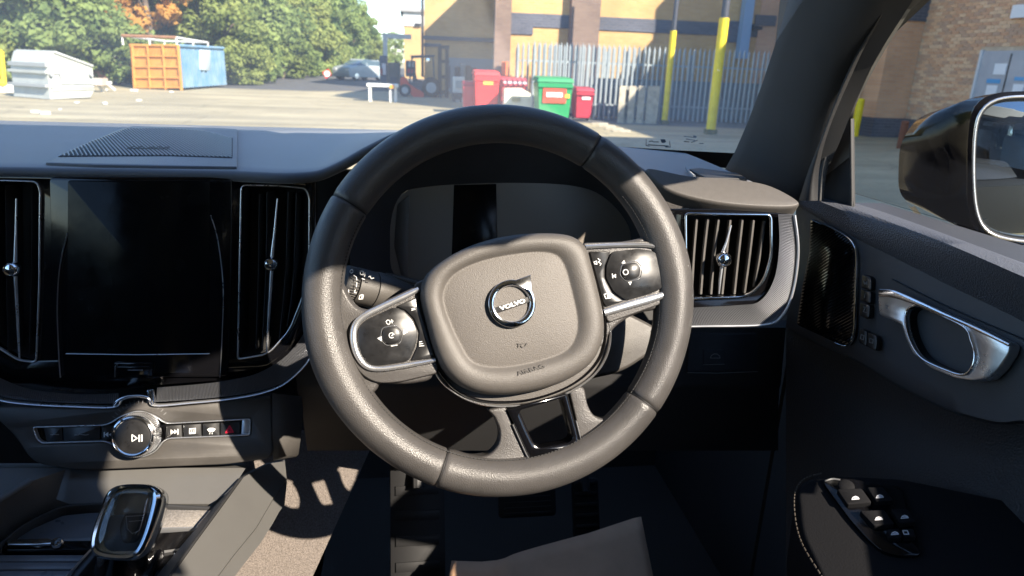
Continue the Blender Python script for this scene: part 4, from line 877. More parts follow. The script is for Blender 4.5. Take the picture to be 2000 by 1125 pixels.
# windscreen pillar trim, nearer than the windscreen
ptL = [(1556, -60), (1540, 0), (1513, 90), (1490, 160), (1462, 235), (1436, 295), (1408, 345), (1380, 400)]; ptR = [(1775, -60), (1735, 0), (1688, 78), (1660, 130), (1628, 205), (1604, 270), (1580, 330), (1560, 392)]
rows = []
for k in range(8):
    a, b = ptL[k], ptR[k]; s = k/7; pa_ = PX(a[0], a[1], .395+.055*s); pb_ = PX(b[0], b[1], .430+.035*s)
    row = [pa_+ray(*a)*.05+np.array([.01, 0, 0]), pa_+ray(*a)*.012]
    for q in np.linspace(0, 1, 9): 
        px = (a[0]*(1-q)+b[0]*q, a[1]*(1-q)+b[1]*q); x_ = (.395+.055*s)*(1-q)+(.430+.035*s)*q; p = PX(px[0], px[1], x_); p = p + nrm(O-p)*.022*math.sin(math.pi*q)**.7; row.append(p)
    row.append(pb_+np.array([.02, -.006, 0])); rows.append(row)
grid("windscreen_pillar", rows, M_PILLAR, car, 80)
def band(name, L_, R_, xa, xb, m, par, bulge=.0):
    rows = []
    for (a, b) in zip(catmull(L_, 5, False), catmull(R_, 5, False)):
        pa_, pb_ = PX(*a, xa), PX(*b, xb); row = []
        for q in np.linspace(0, 1, 7): p = pa_*(1-q)+pb_*q; row.append(p+nrm(O-p)*bulge*math.sin(math.pi*q))
        rows.append(row)
    return grid(name, rows, m, par, 80)
sR = [(1780, -60), (1768, -25), (1742, 8), (1700, 78), (1672, 130), (1640, 200), (1614, 268), (1600, 330), (1597, 392)]
sL = [(1775, -60), (1758, -35), (1735, 0), (1688, 78), (1660, 130), (1628, 205), (1604, 270), (1580, 330), (1560, 392)]
band("door_seal", sL, sR, .440, .452, M_RUBBER, car, .012)
fL = sR; fR = [(1815, -60), (1800, -25), (1772, 8), (1727, 78), (1696, 130), (1660, 200), (1632, 262), (1616, 330), (1608, 392)]
band("seal_groove", fL, fR, .468, .476, M_DARK, car, .004)
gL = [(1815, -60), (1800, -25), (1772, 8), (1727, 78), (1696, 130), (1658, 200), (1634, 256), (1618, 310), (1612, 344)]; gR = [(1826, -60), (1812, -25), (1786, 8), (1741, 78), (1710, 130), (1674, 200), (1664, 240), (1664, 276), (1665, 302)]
M_CHAN = mat("sunlit_channel", (.12, .115, .105), .5, bump=.1, bscale=800)  # paler tone stands in for sun on the sail's upper part
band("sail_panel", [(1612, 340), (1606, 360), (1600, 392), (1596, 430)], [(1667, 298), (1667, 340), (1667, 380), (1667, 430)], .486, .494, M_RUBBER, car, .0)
band("sunlit_channel", gL, gR, .484, .492, M_CHAN, car, .0)
pribbon("channel_post", Pl(PX(1663, 320, .490), (-.9, -.43, 0)), [(1663, 232), (1664, 320), (1665, 405)], 5, .003, .006, M_DARK, car, curve=False)
# windscreen glass, black band and printed marks
ws_b = []; xs = np.linspace(-1.05, .545, 36)
for x in xs: ws_b.append(np.array([x, back_y(x)+.012, ZT-.004]))
def up_ws(p, t): return p+np.array([-.65*max(0, p[0]-.20)*max(0, t), -.74*t, .52*t])
rows = [[up_ws(p, t) for p in ws_b] for t in np.linspace(-.02, 1.06, 8)]
grid("windscreen", rows, glass_mat("windscreen_glass", (.95, .97, .965), 1.0, dust_glare=.20), car, 180)
rows = [[up_ws(p, t)+np.array([0, -.004, 0]) for p in ws_b] for t in (-.03, .004)]
# the black band thickens and climbs near the pillar
rows = []
for p in ws_b:
    ex = max(0, p[0]-.30); h0 = .006+.22*ex**1.5; rows.append([up_ws(p, -.03)+np.array([0, -.004, 0]), up_ws(p, h0*1.0)+np.array([0, -.004, 0])])
grid("windscreen_band", rows, M_RUBBER, car, None)
# the glass carries two small printed marks low on the driver's side
kx = .40; pb = np.array([kx, back_y(kx)+.008, ZT]); GW = Pl(pb+np.array([0, -.004, 0]), nrm((0, -.50, .80)*np.array([1, 1, 1])))
GW = Pl(PY(1310, 275, back_y(.42)-.02), nrm((-.1, -.53, .85)))
poly_mark("printed_mark", GW, strokes([[(1262, 272), (1262, 284), (1268, 285)], [(1308, 276), (1309, 287), (1300, 287)], [(1268, 276), (1274, 275), (1276, 277), (1286, 277)], [(1266, 282), (1272, 283), (1306, 285)], [(1296, 284), (1304, 287)]], 1.2)+[[(1290, 272), (1299, 272), (1301, 277), (1296, 279), (1292, 278)]], .0, M_RUBBER, car)
poly_mark("printed_mark", GW, strokes([[(1336, 266), (1356, 268)], [(1340, 271), (1358, 274)], [(1350, 278), (1362, 274)], [(1366, 280), (1374, 280)], [(1336, 276), (1346, 277)]], 1.1)+[[(1354, 264), (1361, 266), (1360, 269), (1354, 268)]], .0, M_RUBBER, car)
g = G()
for k in range(26):
    u_, v_ = rnd.uniform(1230, 1510), rnd.uniform(20, 250); p = PY(u_, v_, 1.02+rnd.uniform(-.004, .004)); s_ = rnd.uniform(.0002, .0006); e = [R*s_, U*s_]; g.add([p-e[0], p-e[1], p+e[0], p+e[1], p+F*.0004], [(0, 1, 2, 3), (0, 1, 4), (1, 2, 4), (2, 3, 4), (3, 0, 4)])
tag(g.out("dust_specks", mat("dried_dust", (.6, .6, .58), .9), car, None), kind='stuff')
# side window: opening outline on the door plane (forward y, height z)
def xw(z): return .545-.34*max(0, z-1.30)


# roof, pillars and sills as slabs
g = G()
g.box((-.43, -.90, 1.965), (1.55, 2.75, .04))
g.box((-.43, .46, 1.92), (1.52, .10, .08))
g.out("roof_lining", M_HEAD, car)
def wall_band(name, top, bot, m, par, off=0.0, th=.03):
    rows = []
    for a, b in zip(top, bot): rows.append([np.array([xw(a[1])+off, a[0], a[1]]), np.array([xw(b[1])+off, b[0], b[1]]), np.array([xw(b[1])+off+th, b[0], b[1]]), np.array([xw(a[1])+off+th, a[0], a[1]])])
    v = [p for r_ in rows for p in r_]; f_ = []
    for i in range(len(rows)-1):
        for j in range(4): f_.append((i*4+j, i*4+(j+1) % 4, (i+1)*4+(j+1) % 4, (i+1)*4+j))
    f_ += [(0, 1, 2, 3), tuple(len(v)-4+k for k in range(4))]; return obj(name, v, f_, m, par, 60)
FB = [(.86, 1.33), (.82, 1.395), (.76, 1.475), (.64, 1.535), (.55, 1.538), (.48, 1.544), (.43, 1.575), (.395, 1.610), (.25, 1.65), (.15, 1.69), (.07, 1.765), (-.06, 1.830), (-.15, 1.842), (-.215, 1.81), (-.25, 1.70)]  # lower edge shaped to cut the sun into its cabin patches
FT = [(.98, 1.36), (.96, 1.41), (.94, 1.45), (.89, 1.54), (.80, 1.66), (.72, 1.75), (.64, 1.83), (.54, 1.91), (.42, 1.965), (.24, 1.965), (.12, 1.965), (-.02, 1.965), (-.17, 1.965), (-.27, 1.965), (-.33, 1.965)]
wall_band("sun_cut_frame", FT, FB, M_DARK, car)
wall_band("centre_pillar", [(-.24, 1.965), (-.62, 1.965)], [(-.33, .9), (-.66, .9)], M_DARK, car, .002)
wall_band("rear_window_frame", [(-.55, 1.965), (-1.5, 1.95), (-2.1, 1.9)], [(-.55, 1.80), (-1.5, 1.76), (-2.1, 1.5)], M_DARK, car, .001)
g = G(); rg = [(-2.15, 1.30), (-.50, 1.30), (-.50, 1.79), (-1.5, 1.755), (-2.15, 1.5)]
g.v = [(xw(z)+.034, y, z) for y, z in rg]+[(xw(z)+.038, y, z) for y, z in rg]; g.f = [list(range(5)), list(range(5, 10))]+[[i, (i+1) % 5, 5+(i+1) % 5, 5+i] for i in range(5)]; g.m = [0]*len(g.f)
g.box((-1.16, -1.35, 1.62), (.012, 1.6, .62)); g.box((-.3, -2.16, 1.65), (1.5, .012, .5)); g.out("rear_glass_and_screens", mat("privacy_glass", (.03, .045, .07), .06, spec=.8), car, None)  # opaque left and rear panes, added so the mirror reflects dark
g = G(); g.bar((xw(1.3)+.05, -.50, 1.29), (xw(1.79)+.05, -.48, 1.80), .012, 8); g.bar((xw(1.3)+.055, .1, 1.288), (xw(1.3)+.055, -2.1, 1.30), .010, 8); g.out("window_trim", M_SATIN, car)
g = G(); g.box((.62, -.2, .88), (.10, 2.2, .80)); g.box((.62, 1.16, .83), (.10, .50, .70)); g.box((.60, -1.7, .88), (.10, .9, .80)); g.box((-1.18, -.55, .88), (.06, 3.1, .84)); g.box((-1.18, 1.2, .83), (.06, .42, .72)); g.box((-.3, -2.2, .95), (1.8, .06, .95)); g.out("body_side", M_DARK, car)
g = G()
for y_ in (-.5, -1.6): g.box((-1.12, y_, 1.6), (.05, .14, .66))
g.box((-1.0, -.8, 1.90), (.12, 2.6, .10)); g.box((.35, -2.1, 1.7), (.1, .08, .5)); g.box((-.95, -2.1, 1.7), (.1, .08, .5)); g.out("left_pillars", M_DARK, car)
# front left pillar from dash corner to roof
g = G(); g.bar((-1.13, 1.02, 1.30), (-.98, .32, 1.90), .045, 10); g.out("passenger_pillar", M_PILLAR, car)
v_ = []
g = G(); q_ = [(-.34, 1.31), (.84, 1.31), (.78, 1.46), (.50, 1.60), (.06, 1.80), (-.26, 1.84)]
for y_, z_ in q_: g.v.append((xw(z_)+.015, y_, z_))
for y_, z_ in q_: g.v.append((xw(z_)+.019, y_, z_))
g.f = [list(range(6)), list(range(6, 12))]+[[i, (i+1) % 6, 6+(i+1) % 6, 6+i] for i in range(6)]; g.m = [0]*len(g.f)
g.out("side_window", glass_mat("side_glass", (.97, .965, .95), .30), car, None)
# seats behind the camera
def seat(x, lab):
    t = thing("front_seat", (x, -.45, .6), lab, "car seat", "front seats"); P = Pl((x, -.40, 1.15), (0, .98, .2))
    sh_ = fillet(np.array([[-.25, -.35], [.25, -.35], [.22, .33], [-.22, .33]]), .07, 6)
    plate("backrest", P, sh_, .0, .14, M_SEAT, t, .03); plate("headrest", P, fillet(np.array([[-.13, .40], [.13, .40], [.11, .58], [-.11, .58]]), .05, 6), .0, .10, M_SEAT, t, .02)
    Q = Pl((x, -.10, .86), (0, -.05, 1)); plate("seat_cushion", Q, fillet(np.array([[-.25, -.28], [.25, -.28], [.25, .26], [-.25, .26]]), .06, 6), .0, .16, M_SEAT, t, .03)
seat(-.62, "dark leather passenger seat beside the console")
seat(.08, "dark leather driver's seat facing the steering wheel")
# ================================================================== YARD
def ground_mat():
    m = bpy.data.materials.new("yard_concrete"); m.use_nodes = True; n = m.node_tree; L = n.links.new; b = n.nodes["Principled BSDF"]; b.inputs["Roughness"].default_value = .9
    tc = n.nodes.new("ShaderNodeTexCoord")
    n1 = n.nodes.new("ShaderNodeTexNoise"); n1.inputs["Scale"].default_value = .22; n1.inputs["Detail"].default_value = 9; n1.inputs["Roughness"].default_value = .65; L(tc.outputs["Object"], n1.inputs["Vector"])
    n2 = n.nodes.new("ShaderNodeTexNoise"); n2.inputs["Scale"].default_value = 14; n2.inputs["Detail"].default_value = 6; L(tc.outputs["Object"], n2.inputs["Vector"])
    c1 = n.nodes.new("ShaderNodeValToRGB"); c1.color_ramp.elements[0].position = .35; c1.color_ramp.elements[0].color = (.31, .268, .165, 1); c1.color_ramp.elements[1].position = .62; c1.color_ramp.elements[1].color = (.43, .375, .235, 1)
    L(n1.outputs["Fac"], c1.inputs[0]); mr = n.nodes.new("ShaderNodeMapRange"); mr.inputs[3].default_value = .78; mr.inputs[4].default_value = 1.15; L(n2.outputs["Fac"], mr.inputs[0])
    mx = n.nodes.new("ShaderNodeVectorMath"); mx.operation = 'SCALE'; L(c1.outputs[0], mx.inputs[0]); L(mr.outputs[0], mx.inputs["Scale"])
    # broad wheel-worn streaks
    wv = n.nodes.new("ShaderNodeTexNoise"); wv.inputs["Scale"].default_value = 1.0; wv.inputs["Detail"].default_value = 4; mp = n.nodes.new("ShaderNodeMapping"); mp.inputs["Scale"].default_value = (.12, 1.1, 1); L(tc.outputs["Object"], mp.inputs[0]); L(mp.outputs[0], wv.inputs["Vector"])
    m3 = n.nodes.new("ShaderNodeMapRange"); m3.inputs[1].default_value = .3; m3.inputs[2].default_value = .7; m3.inputs[3].default_value = .72; m3.inputs[4].default_value = 1.14; L(wv.outputs["Fac"], m3.inputs[0])
    m4 = n.nodes.new("ShaderNodeVectorMath"); m4.operation = 'SCALE'; L(mx.outputs[0], m4.inputs[0]); L(m3.outputs[0], m4.inputs["Scale"])
    # oil spots and tyre-darkened cracks
    vo_ = n.nodes.new("ShaderNodeTexVoronoi"); vo_.feature = 'DISTANCE_TO_EDGE'; vo_.inputs["Scale"].default_value = .33; wn = n.nodes.new("ShaderNodeVectorMath"); wn.operation = 'MULTIPLY_ADD'; L(n1.outputs["Color"], wn.inputs[0]); wn.inputs[1].default_value = (3, 3, 0); L(tc.outputs["Object"], wn.inputs[2]); L(wn.outputs[0], vo_.inputs["Vector"])
    m5 = n.nodes.new("ShaderNodeMapRange"); m5.inputs[1].default_value = .0; m5.inputs[2].default_value = .02; m5.inputs[3].default_value = .78; m5.inputs[4].default_value = 1; L(vo_.outputs["Distance"], m5.inputs[0])
    sn = n.nodes.new("ShaderNodeTexNoise"); sn.inputs["Scale"].default_value = .9; sn.inputs["Detail"].default_value = 3; L(tc.outputs["Object"], sn.inputs["Vector"]); m6 = n.nodes.new("ShaderNodeMapRange"); m6.inputs[1].default_value = .60; m6.inputs[2].default_value = .72; m6.inputs[3].default_value = 1; m6.inputs[4].default_value = .80; L(sn.outputs["Fac"], m6.inputs[0])
    mm_ = n.nodes.new("ShaderNodeMath"); mm_.operation = 'MULTIPLY'; L(m5.outputs[0], mm_.inputs[0]); L(m6.outputs[0], mm_.inputs[1]); m7 = n.nodes.new("ShaderNodeVectorMath"); m7.operation = 'SCALE'; L(m4.outputs[0], m7.inputs[0]); L(mm_.outputs[0], m7.inputs["Scale"]); L(m7.outputs[0], b.inputs["Base Color"])
    bp = n.nodes.new("ShaderNodeBump"); bp.inputs["Strength"].default_value = .4; bp.inputs["Distance"].default_value = .02; L(n2.outputs["Fac"], bp.inputs["Height"]); L(bp.outputs[0], b.inputs["Normal"]); return m
def sheet(name, pts, z, m, kind='structure'):
    v = [(p[0], p[1], z) for p in pts]; return tag(obj(name, v, [tuple(range(len(v)))], m, None, None), kind=kind)
sheet("ground", [(-400, -150), (400, -150), (400, 600), (-400, 600)], 0.0, ground_mat())
M_ASPH = mat("road_asphalt", (.09, .088, .085), .9, var=.2, vscale=2.0, bump=.3, bscale=40)
sheet("road", [(-14, 33.5), (-4.5, 33.0), (1.5, 37), (1.0, 140), (-4.5, 140), (-7.2, 70), (-9.2, 44), (-14, 37.5)], .004, M_ASPH)
M_DIRT = mat("dry_verge_soil", (.30, .17, .10), .95, var=.35, vscale=1.2, bump=.6, bscale=8, bdist=.05)
sheet("verge", [(-60, 34), (-14, 37.5), (-9.2, 44.2), (-7.2, 70), (-4.5, 140), (-90, 160)], .008, M_DIRT)
M_SHADE = mat("shaded_apron", (.17, .17, .155), .9, var=.2, vscale=1.5, bump=.3, bscale=30)  # darker grey puts the fence-side shade into the ground's colour
sheet("fence_strip", [(4.6, 21.0), (4.4, 19.0), (11.5, 18.2), (11.6, 22.3)], .004, M_SHADE)

# ---- walls
def brick_mat(name, c1, c2, mortar, scale=1.0, hz=.075, wz=.225, vert='XZ'):
    m = bpy.data.materials.new(name); m.use_nodes = True; n = m.node_tree; L = n.links.new; b = n.nodes["Principled BSDF"]; b.inputs["Roughness"].default_value = .88
    tc = n.nodes.new("ShaderNodeTexCoord"); sp_ = n.nodes.new("ShaderNodeSeparateXYZ"); cb = n.nodes.new("ShaderNodeCombineXYZ"); L(tc.outputs["Object"], sp_.inputs[0])
    L(sp_.outputs["X" if vert == 'XZ' else "Y"], cb.inputs[0]); L(sp_.outputs["Z"], cb.inputs[1])
    br = n.nodes.new("ShaderNodeTexBrick"); br.inputs["Scale"].default_value = 1; br.inputs["Brick Width"].default_value = wz; br.inputs["Row Height"].default_value = hz; br.inputs["Mortar Size"].default_value = .006
    br.inputs["Color1"].default_value = (*c1, 1); br.inputs["Color2"].default_value = (*c2, 1); br.inputs["Mortar"].default_value = (*mortar, 1); L(cb.outputs[0], br.inputs["Vector"])
    nz = n.nodes.new("ShaderNodeTexNoise"); nz.inputs["Scale"].default_value = .9; nz.inputs["Detail"].default_value = 7; L(tc.outputs["Object"], nz.inputs["Vector"]); mr = n.nodes.new("ShaderNodeMapRange"); mr.inputs[1].default_value = .3; mr.inputs[2].default_value = .7; mr.inputs[3].default_value = .82; mr.inputs[4].default_value = 1.12; L(nz.outputs["Fac"], mr.inputs[0])
    mx = n.nodes.new("ShaderNodeVectorMath"); mx.operation = 'SCALE'; L(br.outputs["Color"], mx.inputs[0]); L(mr.outputs[0], mx.inputs["Scale"]); L(mx.outputs[0], b.inputs["Base Color"])
    bp = n.nodes.new("ShaderNodeBump"); bp.inputs["Strength"].default_value = .5; bp.inputs["Distance"].default_value = .01; bp.invert = True; L(br.outputs["Fac"], bp.inputs["Height"]); L(bp.outputs[0], b.inputs["Normal"]); return m
M_YB = brick_mat("buff_brick", (.58, .37, .145), (.51, .31, .115), (.44, .33, .19))
M_DB = brick_mat("blue_grey_brick", (.10, .105, .13), (.075, .08, .10), (.16, .16, .17))
M_OB = brick_mat("orange_brick", (.62, .37, .21), (.55, .31, .18), (.45, .36, .27))
M_BB = brick_mat("brown_brick", (.22, .15, .11), (.18, .12, .09), (.2, .17, .14))
wh = thing("yellow_brick_warehouse", (6, 23, 0), "tall buff brick warehouse with a dark brick band, behind the palisade fence", "building")
FY = 22.3
F1 = Pl((0, FY, 0), (0, -1, 0))
v = [(3.02, FY, 0), (11.0, FY, 0), (11.0, FY+14, 0), (4.9, FY+14, 0)]; Hh = 6.8
obj("wall", v+[(a, b, Hh) for a, b, _ in v], [(0, 1, 5, 4), (1, 2, 6, 5), (2, 3, 7, 6), (3, 0, 4, 7), (4, 5, 6, 7)], M_YB, wh, None)
obj("wall", [(11.0, FY-.02, 0), (11.62, FY-.02, 0), (11.62, FY+3, 0), (11.0, FY+3, 0), (11.0, FY-.02, Hh), (11.62, FY-.02, Hh), (11.62, FY+3, Hh), (11.0, FY+3, Hh)], [(0, 1, 5, 4), (1, 2, 6, 5), (2, 3, 7, 6), (3, 0, 4, 7), (4, 5, 6, 7)], M_OB, wh, None)
def wbox(nm, px0, px1, y, d, m, par, zp=None):
    """a box on a frontal wall, from the pixel corners px0 (upper) and px1 (lower) at distance y"""
    a = PY(*px0, y); b = PY(*px1, y); g = G(); g.box(((a[0]+b[0])/2, y-d/2+.01, (a[2]+b[2])/2), (abs(b[0]-a[0]), d, abs(a[2]-b[2]))); return g.out(nm, m, par, None)
zt, zb = PY(1200, 34, FY)[2], PY(1200, 60, FY)[2]
for x0, x1 in ((PY(1040, 40, FY)[0], PY(1123, 40, FY)[0]), (PY(1152, 40, FY)[0], 11.0)):
    g = G(); g.box(((x0+x1)/2, FY-.01, (zt+zb)/2), (x1-x0, .06, zt-zb)); g.out("dark_band", M_DB, wh, None)
wbox("dark_band", (991, 24), (1040, 68), FY, .06, M_DB, wh); wbox("dark_band", (1412, 40), (1446, 84), FY, .07, M_DB, wh)
wbox("pilaster", (1125, -200), (1149, 300), FY, .30, M_BB, wh)
wbox("corner_pier", (972, -220), (988, 300), FY, .25, M_BB, wh)
g = G(); g.box((PY(1472, 50, FY)[0]+.35, FY-.05, PY(1490, 40, FY)[2]), (.7, .05, .32)); g.out("dark_band", M_DB, wh, None)
# blue duct
g = G(); px_ = PY(1457, 50, FY-.3)[0]; g.box((px_, FY-.25, 4.4), (.30, .28, 5.0)); tag(g.out("blue_duct", mat("pale_blue_duct", (.20, .33, .50), .5), wh, None))
g = G(); lp = PY(1476, 55, FY-.3); g.box(lp, (.30, .30, .10)); g.bar(lp, lp+np.array([0, .3, .1]), .03, 6); g.out("wall_lamp", M_RUBBER, wh)
w2 = thing("far_brick_warehouse", (2, 36, 0), "buff brick wall with dark band behind the forklift, half in shadow", "building"); Y2 = 36.0
obj("wall", [(.66, Y2, 0), (7, Y2, 0), (7, Y2+8, 0), (1.3, Y2+8, 0), (.66, Y2, 7.5), (7, Y2, 7.5), (7, Y2+8, 7.5), (1.3, Y2+8, 7.5)], [(0, 1, 5, 4), (1, 2, 6, 5), (2, 3, 7, 6), (3, 0, 4, 7), (4, 5, 6, 7)], M_YB, w2, None)
wbox("dark_band", (826, 69), (990, 84), Y2, .1, M_DB, w2); wbox("dark_band", (826, 84), (862, 92), Y2, .1, M_DB, w2); wbox("corner_post", (822, -60), (828, 150), Y2, .1, M_SEAT, w2)
wbox("plinth", (870, 112), (990, 190), Y2, .08, mat("grey_cladding", (.22, .25, .27), .7), w2)
w3 = thing("distant_block", (.3, 62, 0), "small distant white and orange building beyond the forklift", "building")
obj("wall", [(-.53, 62, 0), (6, 62, 0), (6, 70, 0), (.1, 70, 0), (-.53, 62, 4.2), (6, 62, 4.2), (6, 70, 4.2), (.1, 70, 4.2)], [(0, 1, 5, 4), (1, 2, 6, 5), (2, 3, 7, 6), (3, 0, 4, 7), (4, 5, 6, 7)], M_YB, w3, None)
g = G(); g.box((2.7, 65.9, 4.75), (6.6, 8.0, 1.1)); g.out("upper_storey", mat("white_render", (.7, .7, .68), .8), w3); g = G(); g.box((2.6, 65.8, 5.4), (6.9, 8.4, .22)); g.out("roof_edge", mat("grey_fascia", (.3, .3, .3), .7), w3)
wbox("window", (810, 45), (822, 52), 61.9, .1, M_RUBBER, w3)

# ---- right-hand building, seen through the side window
rb = thing("brick_depot", (13.5, 14, 0), "orange brick building with dark brick base and grey doors, seen through the side window", "building")
XR = 12.75; ZB = PY(1745, 231, 16.87)[2]
def blk(nm, x0, x1, y0, y1, z0, z1, m, par): g = G(); g.box(((x0+x1)/2, (y0+y1)/2, (z0+z1)/2), (x1-x0, y1-y0, z1-z0)); return g.out(nm, m, par, None)
M_MORT = mat("sandy_mortar", (.52, .42, .31), .95, var=.15, vscale=6)
M_OBY = brick_mat("orange_brick_side", (.42, .23, .125), (.34, .175, .095), (.34, .26, .19), vert='YZ')
blk("wall", 11.62, 30, 17.6, 36, 0, 8.1, M_OB, rb)
blk("wall", XR, 30, 6.0, 17.59, 0, 8.1, M_MORT, rb)
blk("pilaster", 11.85, 12.74, 16.9, 17.58, ZB, 8.0, M_OB, rb); blk("pilaster_base", 11.83, 12.76, 16.87, 17.6, 0, ZB, M_DB, rb); blk("base_course", 11.60, 11.85, 17.55, 17.62, 0, ZB, M_DB, rb)
zc = PY(1800, 42, 16.9)[2]; blk("dark_band", 11.82, 12.78, 16.86, 17.6, zc, zc+.9, M_DB, rb)
blk("base_course", XR-.03, XR+.02, 6.0, 17.5, 0, ZB, M_DB, rb)
for y0, y1, z0, z1 in ((-14.0, 5.5, 0, 8.6),): blk("shade_wing", 11.6, 26, y0, y1, z0, z1, M_OB, rb)  # unseen wing, added to shade the yard ahead on the right
dA, dB = PX(1925, 100, XR), PX(2120, 100, XR); ztop = dA[2]
# bricks laid one by one on the wall beside the doors
BM = []
for i, c in enumerate(((.66, .41, .25), (.58, .34, .21), (.70, .48, .31), (.50, .33, .23))):
    mm = mat("brick_%s" % ("warm", "red", "pale", "burnt")[i], c, .9, var=.18, vscale=30, bump=.3, bscale=120)
    g = G(); g.box((0, 0, 0), (.020, .213, .064)); me = g.out("brick", mm, None, None); BM.append(me.data); bpy.data.objects.remove(me)
cands = []
for r_ in range(62):
    z = ZB+.04+r_*.075; off = .1125*(r_ % 2)
    if z > 5.2: break
    for k in range(54):
        y = 16.80-off-k*.225
        if y < 8: continue
        if dB[1]-.1 < y < dA[1]+.13 and z < ztop+.06: continue
        u, v_, d_ = 0, 0, 0; q = np.array([XR, y, z])-O; d_ = q @ F; u = W/2+FPX*(q @ R)/d_; v_ = H/2-FPX*(q @ U)/d_
        cands.append((0 if (u < 2010 and v_ > -10 and v_ < 420) else 1, y, z))
cands.sort(key=lambda c: (c[0], c[1])); rs = random.Random(3)
for c in cands[:290]:
    o = bpy.data.objects.new("brick", rs.choice(BM)); COL.objects.link(o); o.parent = rb; o.location = Vector(np.array([XR-.006+rs.uniform(-.002, .002), c[1], c[2]])-wloc(rb))
g = G(); rest = cands[290:]; gi_ = [rs.randrange(4) for _ in rest]
for c, mi in zip(rest, gi_): g.box((XR-.006+rs.uniform(-.002, .002), c[1], c[2]), (.020, .213, .064), mi=mi)
tag(g.out("brickwork", None, rb, None, mats=[m_.materials[0] for m_ in BM]), kind='stuff')
# doors with notices
M_GD = mat("grey_door_paint", (.40, .42, .46), .5, var=.08, vscale=3)
def yzplate(nm, y0, y1, z0, z1, x, th, m, par): g = G(); g.box((x, (y0+y1)/2, (z0+z1)/2), (th, abs(y1-y0), abs(z1-z0))); return g.out(nm, m, par, None)
dr = yzplate("door", dA[1], dB[1], .02, ztop, XR-.02, .06, M_GD, rb); ym = PX(1977, 120, XR)[1]
yzplate("door_gap", ym-.012, ym+.012, .02, ztop-.06, XR-.055, .012, M_RUBBER, dr)
yzplate("door_frame", dA[1]+.0, dA[1]+.07, .02, ztop+.02, XR-.03, .09, mat("white_frame", (.6, .62, .64), .6), dr)
M_NB = mat("notice_blue", (.10, .35, .65), .6); M_NW = mat("notice_white", (.78, .8, .84), .7)
for (a, b, mm) in (((1928, 154), (1952, 163), M_NB), ((1928, 166), (1944, 186), M_NW), ((1982, 150), (1999, 158), M_NB), ((1980, 164), (1996, 182), M_NW), ((1944, 124), (1962, 146), M_NW), ((2004, 150), (2030, 158), M_NB)):
    p, q = PX(*a, XR-.06), PX(*b, XR-.06); nt_ = yzplate("notice", p[1], q[1], q[2], p[2], XR-.058, .01, mm, dr)
p = PX(1975, 20, XR-.1); q = PX(2030, 12, XR-.1); yzplate("wall_sign", p[1], q[1], p[2]-.16, p[2]+.10, XR-.05, .08, mat("white_sign", (.75, .77, .8), .6), rb)
bl = thing("rusty_bollard", PZ(1758, 290, 0), "short brown rusty bollard in front of the brick pier", "bollard"); g = G(); c = PZ(1758, 290, 0); g.bar(c, c+np.array([0, 0, .56]), .08, 14); g.out("post", mat("rust", (.16, .06, .035), .9, var=.3, vscale=12), bl); g = G(); g.bar(c+np.array([0, 0, .56]), c+np.array([0, 0, .60]), .09, 14, .06); g.out("cap", MATS["rust"], bl)
c = PZ(1668, 266, 0); M_YEL = mat("yellow_post_paint", (.78, .60, .015), .5, var=.12, vscale=5); bl = thing("yellow_bollard", c, "yellow bollard by the brick pier, seen through the side window", "bollard"); g = G(); g.bar(c, c+np.array([0, 0, .92]), .10, 14); g.out("post", M_YEL, bl); g = G(); g.bar(c+np.array([0, 0, .92]), c+np.array([0, 0, .95]), .10, 14, .06); g.out("cap", M_YEL, bl)

# ---- yellow-sleeved steel posts
M_STEEL = mat("dark_painted_steel", (.05, .055, .07), .5)
for (u, v_, ut, vt, lab, r_) in ((1297, 243, 1316, 60, "thinner yellow-sleeved steel post between the pallet and the nearer post", .085), (1387, 262, 1412, 35, "nearer, thicker yellow-sleeved steel post with a scuffed dark foot", .115)):
    c = PZ(u, v_, 0); zt_ = PY(ut, vt, c[1])[2]; t = thing("steel_post", c, lab, "post", "yellow-sleeved steel posts")
    g = G(); g.bar(c+np.array([0, 0, .12]), c+np.array([0, 0, zt_]), r_, 18); g.out("yellow_sleeve", M_YEL, t)
    g = G(); g.bar(c, c+np.array([0, 0, 5.6]), r_*.78, 14); g.out("post", M_STEEL, t); g = G(); g.box(c+np.array([0, 0, .06]), (r_*2.1, r_*2.1, .12)); g.out("foot", mat("scuffed_foot", (.16, .14, .07), .8, var=.4, vscale=20), t)

